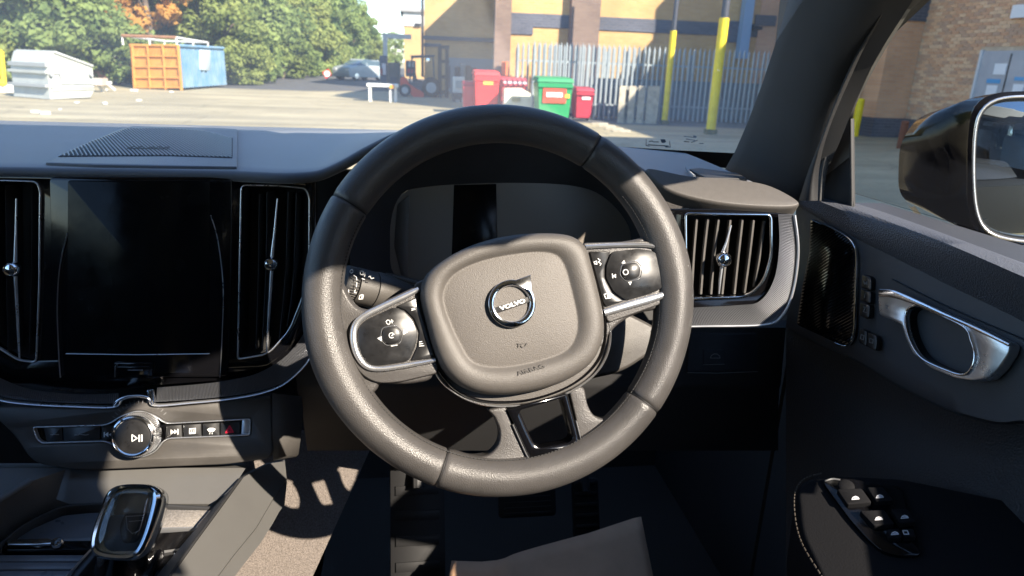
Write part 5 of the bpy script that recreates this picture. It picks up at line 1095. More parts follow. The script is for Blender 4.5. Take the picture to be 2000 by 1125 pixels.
# ---- palisade fence: every pale is its own part
M_GALV = mat("galvanised_steel", (.32, .36, .37), .5, .2, var=.15, vscale=4)
def pale_mesh(h, nm="pale"):
    w = .035; g = G(); pts = [(-w, 0), (-w*.35, -.022), (w*.35, -.022), (w, 0)]; top = [(0, h+.12)]
    vs = [(x, y, 0) for x, y in pts]+[(x, y, h) for x, y in pts]+[(-w*.55, 0, h+.05), (0, -.010, h+.13), (w*.55, 0, h+.05)]
    fs = [(0, 1, 5, 4), (1, 2, 6, 5), (2, 3, 7, 6), (4, 5, 9, 8), (5, 6, 9), (6, 7, 10, 9)]
    g.add(vs, fs); o = g.out(nm, M_GALV, None, None); me = o.data; bpy.data.objects.remove(o); return me
def fence(name, y, x0, x1, h, lab, pitch=.15, grp=None, gapf=0):
    t = thing(name, ((x0+x1)/2, y, 0), lab, "fence", grp); me = pale_mesh(h); x = x0; rf = random.Random(int(y*10))
    while x < x1:
        if rf.random() > gapf:
            o = bpy.data.objects.new("pale", me); COL.objects.link(o); o.parent = t; o.location = Vector(np.array([x+rf.uniform(-.006, .006), y-.03, .05+rf.uniform(-.015, .015)])-wloc(t)); o.rotation_euler = (0, rf.uniform(-.008, .008), 0)
        x += pitch
    for z in (.45, h-.35): g = G(); g.box(((x0+x1)/2, y, z), (x1-x0, .045, .045)); g.out("rail", M_GALV, t, None)
    x = x0
    while x < x1+.1: g = G(); g.box((x, y+.05, h/2), (.10, .06, h)); g.out("fence_post", M_GALV, t, None); x += 2.7
fence("palisade_fence", 20.0, PY(1040, 200, 20)[0], 11.5, 1.93, "galvanised palisade fence behind the green bin, pallet and yellow posts", .15)
fence("palisade_fence", 21.3, PY(1008, 200, 21.3)[0], 8.6, PY(1040, 84, 21.3)[2]-.15, "taller palisade fence row directly against the buff brick wall", .155)
g = G(); g.box(((5.2+11.4)/2, 20.75, .62), (6.2, .05, 1.1)); tag(g.out("grey_hoarding", mat("grey_sheet", (.19, .21, .22), .7, var=.15, vscale=3), None, None), "low grey sheet hoarding standing behind the palisade pales", "hoarding")

# ---- bins
def wheelie(name, u0, u1, vt, vb, y, m, lab, wheels=2, plaque=None, grp=None):
    a = PY(u0, vt, y); b = PY(u1, vt, y); wd_ = b[0]-a[0]; ht = a[2]*.5+b[2]*.5; cx = (a[0]+b[0])/2; dp = wd_*1.15 if wheels == 2 else wd_*.75
    t = thing(name, (cx, y+dp/2, 0), lab, "bin", grp); z0 = .10
    wb, wt = wd_*.40, wd_*.47; vs = [(cx-wb, y+.05, z0), (cx+wb, y+.05, z0), (cx+wb, y+dp*.85, z0), (cx-wb, y+dp*.85, z0), (cx-wt, y, ht*.88), (cx+wt, y, ht*.88), (cx+wt, y+dp, ht*.88), (cx-wt, y+dp, ht*.88)]
    o = obj("body", vs, [(0, 3, 2, 1), (0, 1, 5, 4), (1, 2, 6, 5), (2, 3, 7, 6), (3, 0, 4, 7), (4, 5, 6, 7)], m, t, None); md = o.modifiers.new("b", 'BEVEL'); md.width = .03; md.segments = 3
    vs = [(cx-wd_/2, y-.03, ht*.88), (cx+wd_/2, y-.03, ht*.88), (cx+wd_/2, y+dp+.03, ht*.90), (cx-wd_/2, y+dp+.03, ht*.90), (cx-wd_*.45, y+.03, ht*.97), (cx+wd_*.45, y+.03, ht*.97), (cx+wd_*.45, y+dp, ht*1.0), (cx-wd_*.45, y+dp, ht*1.0)]
    o = obj("lid", vs, [(0, 3, 2, 1), (0, 1, 5, 4), (1, 2, 6, 5), (2, 3, 7, 6), (3, 0, 4, 7), (4, 5, 6, 7)], m, t, None); md = o.modifiers.new("b", 'BEVEL'); md.width = .02; md.segments = 2
    g = G(); g.box((cx, y-.02, ht*.80), (wd_*.93, .05, ht*.05)); g.out("rim", m, t, None)
    for sx in (-1, 1):
        for yy in ((y+dp*.9,) if wheels == 2 else (y+.12, y+dp*.85)): g = G(); g.bar((cx+sx*wd_*.42, yy, .10), (cx+sx*wd_*.50, yy, .10), .10, 14); g.out("wheel", M_RUBBER, t)
    g = G(); g.bar((cx-wd_*.35, y+dp+.04, ht*.9), (cx+wd_*.35, y+dp+.04, ht*.9), .015, 8); g.out("handle", m, t)
    if plaque:
        for (p0, p1, mm, th) in plaque:
            a, b = PY(*p0, y-.0), PY(*p1, y-.0); g = G(); g.box(((a[0]+b[0])/2, y-.0-th, (a[2]+b[2])/2), (b[0]-a[0], .03, a[2]-b[2])); g.out("printed_panel", mm, t, None)
    return t
M_BRED = mat("red_bin_plastic", (.62, .025, .025), .45, var=.1, vscale=4); M_BRED2 = mat("faded_red_bin", (.42, .03, .05), .5, var=.12, vscale=4); M_BGR = mat("green_bin_plastic", (.02, .26, .085), .45, var=.1, vscale=4)
M_PLY = mat("label_yellow", (.8, .45, .05), .6); M_PLR = mat("label_red", (.6, .08, .04), .6); M_PLW = mat("label_white", (.75, .7, .7), .6)
wheelie("red_wheelie_bin", 926, 978, 137, 222, 20.6, M_BRED, "large bright red wheelie bin with a yellow label, above the wheel's top left", 2, [((944, 157), (963, 166), M_PLY, .0)])
wheelie("red_wheelie_bin", 904, 930, 158, 222, 21.0, M_BRED2, "narrow darker red bin to the left of the large red one", 2)
wheelie("red_trolley_bin", 974, 1032, 150, 222, 21.1, M_BRED2, "wide low red bin with white markings, behind the cream box", 4, [((984, 158), (1030, 166), M_PLW, .0)])
wheelie("green_wheelie_bin", 1049, 1123, 150, 248, 18.6, M_BGR, "big green waste bin with a red and white panel on its front", 4, [((1061, 172), (1105, 202), M_PLR, .0), ((1067, 180), (1098, 190), M_PLW, .02), ((1103, 184), (1112, 192), M_PLY, .01)])
wheelie("red_wheelie_bin", 1125, 1163, 170, 233, 20.0-.75, M_BRED2, "small red bin right of the green bin, beside the fence", 2, [((1137, 189), (1153, 195), M_PLW, .0)])
# cream box / torn carton
c = PY(1012, 215, 20.0); t = thing("cream_box", (c[0], 20.0, 0), "pale cream crumpled box in sunlight between the red and green bins", "box")
q = [PY(*p, 20.0) for p in ((986, 172), (1018, 172), (1042, 186), (1050, 206), (1052, 245), (984, 245))]; q2 = [p+np.array([.03, .7, -.03]) for p in q]
obj("carton", q+q2, [tuple(range(6)), tuple(range(6, 12))]+[(i, (i+1) % 6, 6+(i+1) % 6, 6+i) for i in range(6)], mat("cream_card", (.75, .70, .55), .8, var=.08, vscale=3), t, None)
wbox("printed_patch", (1000, 190), (1016, 198), 19.97, .03, mat("brown_print", (.35, .3, .15), .8), t)
wbox("orange_upright", (980, 120), (990, 190), 21.9, .06, mat("orange_paint", (.65, .16, .04), .6), tag(thing("orange_frame", PY(985, 200, 21.9)*np.array([1, 1, 0]), "bright orange upright frame standing behind the bins", "frame")))
for k in bpy.data.objects:
    if k.name == "orange_frame": wbox("orange_crossbar", (980, 150), (1004, 154), 21.9, .06, MATS["orange_paint"], k)
# pallet on its edge
pt_ = thing("wooden_pallet", PZ(1245, 243, 0), "weathered wooden pallet standing on edge against the fence", "pallet"); M_WD = mat("weathered_wood", (.44, .39, .30), .9, var=.25, vscale=8); M_WD2 = mat("weathered_wood_grey", (.26, .25, .21), .9, var=.25, vscale=8)
yp = 19.25
for (u0, u1) in ((1210, 1218), (1229, 1237), (1247, 1255), (1265, 1271), (1276, 1283)): wbox("board", (u0+1, 167+rnd.uniform(0, 3)), (u1-1, 242), yp, .022, M_WD, pt_)
for (v0, v1) in ((169, 177), (200, 208), (234, 242)): 
    a = PY(1210, v0, yp+.1); b = PY(1280, v1, yp+.1); g = G(); g.box(((a[0]+b[0])/2, yp+.05, (a[2]+b[2])/2), (b[0]-a[0], .09, a[2]-b[2])); g.out("bearer", M_WD2, pt_, None)
for (u0, u1) in ((1212, 1223), (1268, 1279)): wbox("board", (u0, 168), (u1, 242), yp+.13, .022, M_WD2, pt_)
# loose timbers on the ground near the red bin
for k, (u, v_) in enumerate(((1172, 244), (1186, 249), (1200, 254), (1214, 258))):
    c = PZ(u, v_, 0); g = G(); g.box(c+np.array([0, 0, .03]), (.42, .12, .05), rz=-.25); tag(g.out("loose_timber", M_WD, None, None, loc=c), ["pale timber offcut on the ground nearest the red bin", "second pale timber offcut on the ground, counting from the red bin", "third pale timber offcut on the ground, counting from the red bin", "pale timber offcut on the ground nearest the windscreen marks"][k], "timber", "timber offcuts on the ground")

# ---- trestle table
M_WHT = mat("white_paint_worn", (.70, .70, .66), .6, var=.1, vscale=5)
c = PZ(748, 199, 0); t = thing("work_table", c, "small white topped work table in the yard, left of the forklift", "table")
ty = c[1]; zt_ = PY(748, 164, ty)[2]
g = G(); g.box((c[0], ty+.2, zt_-.03), (1.10, .6, .07)); g.out("table_top", M_WHT, t, None)
g = G(); g.box((c[0], ty-.11, zt_-.05), (1.12, .03, .09)); g.out("table_edge", M_WHT, t, None)
for x, y in ((-.45, -.05), (.28, -.05), (.45, -.02), (-.44, .45), (.45, .45)): g = G(); g.box((c[0]+x, ty+y, (zt_-.06)/2), (.09, .06, zt_-.06)); g.out("leg", M_WHT, t, None)
g = G(); g.box((c[0]+.33, ty-.14, zt_-.08), (.16, .04, .12)); g.out("orange_clamp", mat("orange_plastic", (.75, .33, .03), .6), t, None)

# ---- forklift
f = thing("forklift", (1.0, 30.6, 0), "orange and black forklift truck with tall dark mast, parked beside the building", "forklift"); FYk = 30.6
def fp(u, v_, dy=0): return PY(u, v_, FYk+dy)
def side_prism(nm, px, m, y0, y1, par):
    a = [PY(*p, FYk) for p in px]; n = len(a); v1 = [np.array([p[0], y0, p[2]]) for p in a]; v2 = [np.array([p[0], y1, p[2]]) for p in a]
    o = obj(nm, v1+v2, [tuple(range(n)), tuple(range(n, 2*n))]+[(i, (i+1) % n, n+(i+1) % n, n+i) for i in range(n)], m, par, None); md = o.modifiers.new("b", 'BEVEL'); md.width = .03; md.segments = 2; return o
side_prism("counterweight", [(781, 156), (785, 150), (792, 152), (800, 164), (815, 174), (829, 181), (827, 193), (810, 192), (800, 182), (783, 176)], mat("forklift_orange", (.50, .05, .02), .4), FYk-.05, FYk+1.1, f)
side_prism("chassis", [(798, 160), (840, 160), (850, 170), (852, 192), (812, 190), (804, 178)], M_STEEL, FYk+.02, FYk+1.0, f)
side_prism("seat", [(806, 142), (812, 142), (815, 156), (826, 158), (826, 163), (806, 162)], M_SEAT, FYk+.3, FYk+.8, f)
for y_ in (.05, 1.0):
    g = G(); g.bar(fp(800, 160, y_), fp(805, 112, y_), .035, 8); g.bar(fp(848, 160, y_), fp(846, 112, y_), .035, 8); g.bar(fp(805, 112, y_), fp(846, 110, y_), .035, 8); g.out("guard_post", M_STEEL, f)
side_prism("roof_guard", [(802, 108), (849, 107), (850, 111), (802, 113)], M_STEEL, FYk, FYk+1.05, f)
for y_ in (0.1, .85):
    g = G(); a, b = fp(858, 192, y_), fp(860, 88, y_); g.box(((a+b)/2), (.16, .14, b[2]-a[2])); g.box(((a+b)/2)+np.array([.30, 0, 0]), (.14, .14, b[2]-a[2])); g.out("mast_rail", M_RUBBER, f, None)
for v_ in (92, 120, 150, 180): g = G(); a, b = fp(860, v_, .1), fp(860, v_, .9); g.box((a+b)/2+np.array([.15, 0, 0]), (.42, .95, .12)); g.out("mast_crossbar", M_RUBBER, f, None)
g = G(); a = fp(878, 150); g.box(a+np.array([0, .5, 0]), (.08, 1.0, .9)); g.out("carriage", M_STEEL, f, None)
for (u, v_, r_) in ((791, 184, .26), (842, 181, .40)):
    for y_ in (-.08, .85):
        c = fp(u, v_, 0); c = np.array([c[0], FYk+y_, r_]); w_ = lathe("wheel", c, (0, 1, 0), [(r_*.6, .0), (r_*.9, -.0), (r_, .04), (r_, .20), (r_*.9, .24), (r_*.6, .24)], M_RUBBER, f, 28)
        lathe("hub_cap", c, (0, 1, 0), [(r_*.15, -.02), (r_*.55, -.015), (r_*.55, .1)], mat("grey_hub", (.35, .37, .38), .5), w_, 20)
g = G(); g.bar(fp(832, 160, .5), fp(826, 143, .5), .02, 6); g.out("steering_post", M_RUBBER, f)
lathe("work_lamp", fp(836, 118, 0), (0, -1, 0), [(.02, -.05), (.08, -.04), (.09, .0), (.02, .01)], M_CHROME, f, 14)
# dark clutter round the forklift
def clutter(nm, cat, px0, px1, y, d, m, lab, extra=None, grp=None):
    a, b = PY(*px0, y), PY(*px1, y); t = thing(nm, ((a[0]+b[0])/2, y+d/2, max(0, b[2])), lab, cat, grp); g = G(); g.box(((a[0]+b[0])/2, y+d/2, (a[2]+max(0, b[2]))/2), (b[0]-a[0], d, a[2]-max(0, b[2]))); o = g.out("body", m, t, None); md = o.modifiers.new("b", 'BEVEL'); md.width = .03; md.segments = 2
    for (p0, p1, mm) in (extra or []):
        a, b = PY(*p0, y), PY(*p1, y); g = G(); g.box(((a[0]+b[0])/2, y-.02, (a[2]+b[2])/2), (b[0]-a[0], .06, a[2]-b[2])); g.out("panel", mm, t, None)
    return t
clutter("white_crate", "crate", (886, 150), (908, 182), 28.0, .6, M_WHT, "white crate with a grey panel between forklift mast and red bins", [((890, 157), (903, 172), M_GALV)])
clutter("dark_trolley", "trolley", (884, 182), (912, 212), 27.6, .7, M_STEEL, "low dark trolley under the white crate, left of the red bins", [((890, 194), (898, 203), M_GALV), ((902, 190), (909, 204), M_WHT)])
clutter("steel_cabinet", "cabinet", (741, 108), (757, 176), 40.0, 1.0, mat("slate_paint", (.10, .12, .15), .6), "slate grey steel cabinet behind the white table, with a red and white patch", [((746, 124), (754, 146), M_PLW), ((744, 134), (748, 146), M_PLR)])
clutter("waste_compactor", "compactor", (757, 122), (782, 180), 38.0, 1.2, mat("brown_grey_paint", (.13, .12, .10), .7), "brown grey machine body between the steel cabinet and the forklift", [((762, 150), (776, 170), M_STEEL)])
clutter("dark_rack", "rack", (792, 118), (812, 150), 33.0, .8, M_STEEL, "dark rack with red goods behind the forklift's seat", [((796, 134), (806, 143), M_BRED2), ((797, 121), (809, 131), M_GALV)])
for k, (u, v0, v1) in enumerate(((893, 130, 150), (903, 124, 152), (914, 128, 154), (924, 132, 150))):
    clutter("bottle_crate", "crate", (u-4, v0), (u+5, v1+20), 32.5+k*.1, .5, [M_STEEL, M_GALV, M_BB, M_DARK][k], ["dark crate beside the mast", "light metal crate, second right of the mast", "brown crate, third right of the forklift mast", "black crate above the red bins"][k]+" in the stacked clutter")
# white goalpost frame
t = thing("white_gantry", (-1.6, 45, 0), "white goalpost shaped frame in front of the trees", "frame"); a, b = PY(752, 70, 45), PY(792, 73, 45)
g = G(); g.box(((a[0]+b[0])/2+.1, 45, a[2]), (b[0]-a[0]+.5, .25, .28)); g.out("crossbeam", M_WHT, t, None); g = G(); g.box((a[0], 45, a[2]/2), (.26, .26, a[2])); g.out("upright", M_WHT, t, None)

# ---- white enclosed skip
c0_ = PZ(98, 195, 0); th = math.radians(58); dx_ = np.array([math.cos(th), math.sin(th), 0]); SKP = Pl(c0_, (math.sin(th), -math.cos(th), 0))
sk = thing("enclosed_skip", c0_, "white steel enclosed waste skip with sloping lid, near the trees", "skip"); M_SKW = mat("white_skip_paint", (.42, .44, .41), .55, var=.10, vscale=2.5); M_SKG = mat("grey_skip_trim", (.32, .34, .34), .6)
sp_px = [(98, 102), (106, 101), (180, 129), (182, 148), (184, 176), (176, 190), (98, 194), (96, 170), (91, 128)]
ab = ccw(SKP.ab(sp_px)); n = len(ab); Wd = 1.62; vs = [SKP.w(p, 0) for p in ab]+[SKP.w(p, -Wd) for p in ab]
# the end wall bulges: taper the far side
obj("shell", vs, [tuple(range(n)), tuple(range(n, 2*n))]+[(i, (i+1) % n, n+(i+1) % n, n+i) for i in range(n)], M_SKW, sk, None)
for v_ in (127, 141, 168):
    a = SKP.ab([(92, v_)])[0]; p = SKP.w(a, -Wd/2); g = G(); g.box(p-dx_*.03, (.10, Wd+.06, .11 if v_ < 130 else .08), rz=th); g.out("end_rib", M_SKG if v_ != 141 else M_SKW, sk, None)
pplate("side_step", SKP, [(100, 146), (114, 146), (118, 165), (181, 165), (182, 176), (100, 178)], .03, .05, M_SKW, sk, .01)
pribbon("side_rail", SKP, [(101, 143), (116, 145), (118, 163), (182, 164)], 2, .06, .06, M_SKG, sk, curve=False); pribbon("side_rail", SKP, [(98, 171), (182, 170)], 2, .05, .06, M_SKG, sk, curve=False)
lidp = pplate("lid", SKP, [(104, 99), (181, 127), (180, 131), (104, 103)], .06, Wd+.12, M_SKW, sk, .01)
for uu in (98, 176): p = SKP.pt(uu, 146, .03); g = G(); g.bar(p, p+SKP.n*.08, .05, 10); g.out("lift_pin", M_SKG, sk)
# ---- orange and blue roll-off container
CA = PZ(263, 173, 0); CBp = PZ(355, 177, 0); CCp = PZ(427, 171, 0); dA_ = nrm(CBp-CA); dC_ = nrm(CCp-CBp)
ct = thing("rolloff_container", CBp, "open roll-off container, rusty orange ribbed end and faded blue side", "container"); M_ORG = mat("rusty_orange_paint", (.55, .235, .045), .75, var=.22, vscale=2.2); M_BLU = mat("faded_blue_paint", (.10, .24, .40), .7, col2=(.26, .36, .42), vscale=1.6)
CE = Pl(CBp, np.cross(dA_, (0, 0, 1))); CSd = Pl(CBp, np.cross(dC_, (0, 0, 1)))
if CE.n[1] > 0: CE = Pl(CBp, -CE.n)
if CSd.n[0] < 0: CSd = Pl(CBp, -CSd.n)
ztop_ = CE.pt(349, 89)[2]; LEN = 4.6
q = [CA, CBp, CBp+dC_*LEN, CA+dC_*LEN]; 
def slab4(nm, a, b, z0, z1, th_, m): d_ = nrm(b-a); nn2 = np.cross(d_, (0, 0, 1)); g = G(); g.add([a+[0, 0, z0], b+[0, 0, z0], b+[0, 0, z1], a+[0, 0, z1], a-nn2*th_+[0, 0, z0], b-nn2*th_+[0, 0, z0], b-nn2*th_+[0, 0, z1], a-nn2*th_+[0, 0, z1]], [(0, 1, 2, 3), (4, 5, 6, 7), (0, 1, 5, 4), (2, 3, 7, 6), (1, 2, 6, 5), (3, 0, 4, 7)]); return g.out(nm, m, ct, None)
slab4("end_wall", q[0], q[1], .1, ztop_, .05, M_ORG); slab4("side_wall", q[1]+dA_*.001, q[2], .1, ztop_, .05, M_BLU); slab4("back_wall", q[2], q[3], .1, ztop_, .05, M_BLU); slab4("side_wall", q[3], q[0]-dA_*.001, .1, ztop_, .05, M_BLU)
g = G(); g.add([p+np.array([0, 0, .12]) for p in q], [(0, 1, 2, 3)]); g.out("floor_plate", M_BLU, ct, None)
for v_ in (89, 110, 131, 152, 171): pribbon("rib", CE, [(258+(v_-89)*.09, v_-.5), (349+(v_-89)*.06, v_)], 3.4, .07, .08, M_ORG, ct, curve=False, bev=.01)
for s_ in (0, .333, .667, 1): pribbon("rib", CE, [(259+s_*89, 88+s_*1), (264+s_*91, 172+s_*4)], 3.4 if 0 < s_ < 1 else 5, .075, .08, M_ORG, ct, curve=False, bev=.01)
for k in range(12):
    p = CBp+dC_*(.15+k*.39)+CSd.n*.05; g = G(); g.box(p+np.array([0, 0, ztop_/2]), (.10, .10, ztop_-.2), rz=math.atan2(dC_[1], dC_[0])); g.out("side_rib", M_BLU, ct, None)
a = CBp+np.array([0, 0, ztop_]); g = G(); g.bar(a+CSd.n*.04, a+dC_*LEN+CSd.n*.04, .06, 8); g.out("top_rail", M_BLU, ct)
pplate("sign_panel", CSd, [(384, 97), (406, 98), (404, 138), (385, 136)], .12, .02, mat("faded_white_panel", (.45, .55, .60), .7), ct, .005)
M_RST = mat("rusty_rail", (.28, .14, .07), .9, var=.2, vscale=5); hR = CE.pt(250, 70)[2]; top = [CA-dA_*.25+[0, 0, hR], CBp+[0, 0, hR], CBp+dC_*3.0+[0, 0, hR-.1], CA+dC_*3.0+[0, 0, hR-.1]]
g = G(); g.bar(top[0], top[1], .06, 8); g.out("cage_rail", M_RST, ct)
for i_, j_ in ((1, 2), (2, 3), (3, 0)): g = G(); g.bar(top[i_], top[j_], .045, 6); g.out("cage_rail", M_WHT, ct)
for p in top+[top[0]*.5+top[1]*.5, top[1]*.5+top[2]*.5]: g = G(); g.bar(p*[1, 1, 0]+[0, 0, ztop_-.05], p, .035, 6); g.out("cage_post", M_WHT, ct)
# ---- odds and ends on the left
t = thing("yellow_trolley", PZ(6, 180, 0), "yellow metal trolley frame cut by the photo's left edge", "trolley"); yy = PZ(6, 180, 0)[1]
for p0, p1, w_ in (((2, 100), (8, 165), .10), ((-14, 102), (-10, 165), .10), ((-14, 102), (3, 101), .10), ((-12, 140), (6, 142), .08), ((-12, 160), (9, 163), .12)): g = G(); g.bar(PY(*p0, yy), PY(*p1, yy), w_*.8, 8); g.out("frame_bar", mat("trolley_yellow", (.75, .55, .02), .5), t)
for u in (4, 19): c = PY(u, 174, yy); lathe("wheel", c, (0, 1, 0), [(.05, 0), (.13, 0), (.15, .03), (.13, .07), (.05, .07)], M_WHT, t, 16)
c = PZ(205, 180, 0); t = thing("broken_chair", c, "overturned white plastic chair with splayed legs beside the skip", "chair"); yy = c[1]
for p0, p1 in (((186, 158), (202, 180)), ((196, 160), (208, 176)), ((206, 160), (224, 176)), ((186, 160), (218, 162))): g = G(); g.bar(PY(*p0, yy), PY(*p1, yy+.2), .05, 8); g.out("chair_leg", M_WHT, t)
wbox("chair_seat", (186, 152), (212, 166), yy+.1, .5, mat("stained_seat", (.5, .42, .34), .8), t)
c = PZ(208, 170, 0)+np.array([0, 2.0, 0]); t = thing("timber_crate", c, "brown wooden crate at the foot of the trees, behind the chair", "crate"); wbox("panel", (190, 138), (216, 160), c[1], .7, mat("brown_board", (.36, .2, .12), .85), t)
for k in range(3): wbox("slat", (189, 139+k*7), (217, 142+k*7), c[1]-.03, .05, MATS["brown_board"], t)
for k, (u, v_, s_) in enumerate(((70, 220, .10), (88, 223, .12), (272, 197, .09), (205, 203, .10), (262, 178, .14), (335, 180, .08), (150, 201, .07), (118, 214, .05))):
    c = PZ(u, v_, 0); g = G(); g.box(c+np.array([0, 0, s_*.25]), (s_*1.6, s_, s_*.5), rz=k*.7); tag(g.out("rubble_lump", M_WHT, None, None, loc=c), "pale lump of litter "+["nearest the car, below the skip", "second from the left, below the skip", "at the container's orange end", "between skip and container", "smallest, beside the container", "under the container's front edge", "just in front of the skip", "closest to the windscreen base"][k], "litter", "pale litter scattered on the yard")
def roundsign(u, v_, r_, y, m, lab, sq=False):
    c = PY(u, v_, y); t = thing("road_sign", c*[1, 1, 0], lab, "sign"); lathe("sign_face", c, (0, -1, 0), [(r_, 0), (r_, .03), (.01, .031)], m, t, 4 if sq else 20); g = G(); g.bar(c*[1, 1, 0], c+[0, .05, 0], .04, 6); g.out("sign_post", M_STEEL, t)
    lathe("sign_centre", c+[0, -.035, 0], (0, -1, 0), [(r_*.6, 0), (r_*.6, .01), (.01, .011)], M_WHT if m is M_BRED else M_BRED2, t, 16)
roundsign(657, 138, .20, 52, M_WHT, "small round white sign by the distant road"); roundsign(639, 144, .34, 50, M_BRED, "small red and white sign at the edge of the verge", True)

# ---- parked cars
def parked_car(name, loc, rz, paint, lab, L=4.2, Wc=1.78, Hc=1.5):
    t = thing(name, loc, lab, "car", "cars parked in the distance"); ca, sa = math.cos(rz), math.sin(rz); Rm = np.array([[ca, -sa, 0], [sa, ca, 0], [0, 0, 1]]); base = np.array(loc, float)
    T_ = lambda p: base+Rm @ np.array(p, float)
    prof = [(-L/2, .35), (-L/2, .75), (-L/2+.15, .95), (-L*.18, 1.02), (L*.28, 1.0), (L/2-.1, .85), (L/2, .65), (L/2, .35), (L/2-.1, .22), (-L/2+.1, .22)]
    vs = []; n = len(prof)
    for y, sc_ in ((-Wc/2, .94), (-Wc/2+.04, 1), (Wc/2-.04, 1), (Wc/2, .94)):
        for x, z in prof: vs.append(T_((x*(.97 if sc_ < 1 else 1), y, .6+(z-.6)*sc_)))
    fs = [tuple(range(n)), tuple(range(3*n, 4*n))]+[(k*n+i, k*n+(i+1) % n, (k+1)*n+(i+1) % n, (k+1)*n+i) for k in range(3) for i in range(n)]; obj("body", vs, fs, paint, t, 40)
    gh = [(-L*.46, .98), (-L*.40, Hc-.12), (-L*.30, Hc-.02), (L*.06, Hc), (L*.27, 1.0)]; n = 5; vs = []
    for y, k in ((-Wc/2+.08, 0), (-Wc/2+.22, 1), (Wc/2-.22, 1), (Wc/2-.08, 0)):
        for i, (x, z) in enumerate(gh): vs.append(T_((x, (y if i in (0, 4) else math.copysign(Wc/2-.24, y)), z)))
    vs = vs[:5]+vs[15:]; fs = [tuple(range(5)), tuple(range(5, 10))]+[(i, (i+1) % 5, 5+(i+1) % 5, 5+i) for i in range(5)]
    obj("glasshouse", vs, fs, mat("dark_car_glass", (.06, .09, .10), .08, spec=.8), t, 30)
    g = G(); g.add([T_((-L*.34, -Wc/2+.26, Hc-.03)), T_((L*.07, -Wc/2+.26, Hc+.01)), T_((L*.07, Wc/2-.26, Hc+.01)), T_((-L*.34, Wc/2-.26, Hc-.03))]+[T_((-L*.36, -Wc/2+.23, Hc-.10)), T_((L*.09, -Wc/2+.23, Hc-.06)), T_((L*.09, Wc/2-.23, Hc-.06)), T_((-L*.36, Wc/2-.23, Hc-.10))], [(0, 1, 2, 3), (0, 1, 5, 4), (1, 2, 6, 5), (2, 3, 7, 6), (3, 0, 4, 7)]); g.out("roof", paint, t)
    for x in (-L*.31, L*.31):
        for s_ in (-1, 1):
            c = T_((x, s_*(Wc/2-.10), .31)); ax_ = Rm @ np.array([0, s_, 0]); w_ = lathe("wheel", c, ax_, [(.1, -.1), (.31, -.1), (.32, .0), (.30, .09), (.2, .1)], M_RUBBER, t, 22); lathe("wheel_rim", c+ax_*.09, ax_, [(.2, 0), (.19, .02), (.03, .03)], M_SATIN, w_, 16)
    for s_ in (-1, 1):
        g = G(); g.box(T_((L/2-.03, s_*.62, .72)), (.08, .32, .14), rz=rz); g.out("headlight", M_WHT, t, None); g = G(); g.box(T_((-L/2+.03, s_*.68, .80)), (.08, .22, .22), rz=rz); g.out("tail_light", M_BRED2, t, None)
        g = G(); g.bar(T_((.02, s_*(Wc/2-.12), 1.0)), T_((.02, s_*(Wc/2-.27), Hc-.08)), .04, 6); g.out("door_pillar", paint, t)
M_SIL = mat("silver_car_paint", (.40, .44, .43), .45, .1)
parked_car("parked_car", (-3.55, 52.0, 0), math.radians(228), M_SIL, "silver grey hatchback parked beyond the white table", 3.6, 1.7, 1.42)
parked_car("parked_car", PZ(487, 157, 0)+np.array([-1.2, 3.2, 0]), math.radians(112), mat("slate_car_paint", (.05, .06, .09), .35), "dark car nosed into the trees at the verge", 4.0)

# ================================================================== TREES
def leaf_mat(nm, c1, c2):
    m = bpy.data.materials.new(nm); m.use_nodes = True; n = m.node_tree; n.nodes.clear(); L = n.links.new; o = n.nodes.new("ShaderNodeOutputMaterial")
    tc = n.nodes.new("ShaderNodeTexCoord"); nz = n.nodes.new("ShaderNodeTexNoise"); nz.inputs["Scale"].default_value = .9; nz.inputs["Detail"].default_value = 5; L(tc.outputs["Object"], nz.inputs["Vector"])
    oi = n.nodes.new("ShaderNodeObjectInfo"); ad = n.nodes.new("ShaderNodeMath"); ad.operation = 'ADD'; sb = n.nodes.new("ShaderNodeMath"); sb.operation = 'MULTIPLY_ADD'; L(oi.outputs["Random"], sb.inputs[0]); sb.inputs[1].default_value = .3; sb.inputs[2].default_value = -.15; L(nz.outputs["Fac"], ad.inputs[0]); L(sb.outputs[0], ad.inputs[1])
    cr = n.nodes.new("ShaderNodeValToRGB"); cr.color_ramp.elements[0].position = .3; cr.color_ramp.elements[1].position = .7; cr.color_ramp.elements[0].color = (*c1, 1); cr.color_ramp.elements[1].color = (*c2, 1); L(ad.outputs[0], cr.inputs[0])
    d = n.nodes.new("ShaderNodeBsdfDiffuse"); tl = n.nodes.new("ShaderNodeBsdfTranslucent"); L(cr.outputs[0], d.inputs[0]); L(cr.outputs[0], tl.inputs[0]); mx = n.nodes.new("ShaderNodeMixShader"); mx.inputs[0].default_value = .45; L(d.outputs[0], mx.inputs[1]); L(tl.outputs[0], mx.inputs[2])
    L(mx.outputs[0], o.inputs[0]); return m
LG = leaf_mat("green_leaves", (.16, .225, .08), (.34, .42, .14)); LY = leaf_mat("yellow_green_leaves", (.20, .26, .08), (.34, .38, .12)); LO = leaf_mat("autumn_leaves", (.46, .22, .055), (.62, .36, .10)); LDk = leaf_mat("dark_leaves", (.11, .17, .07), (.25, .34, .12))
M_BARK = mat("bark", (.13, .10, .075), .9, var=.3, vscale=5)
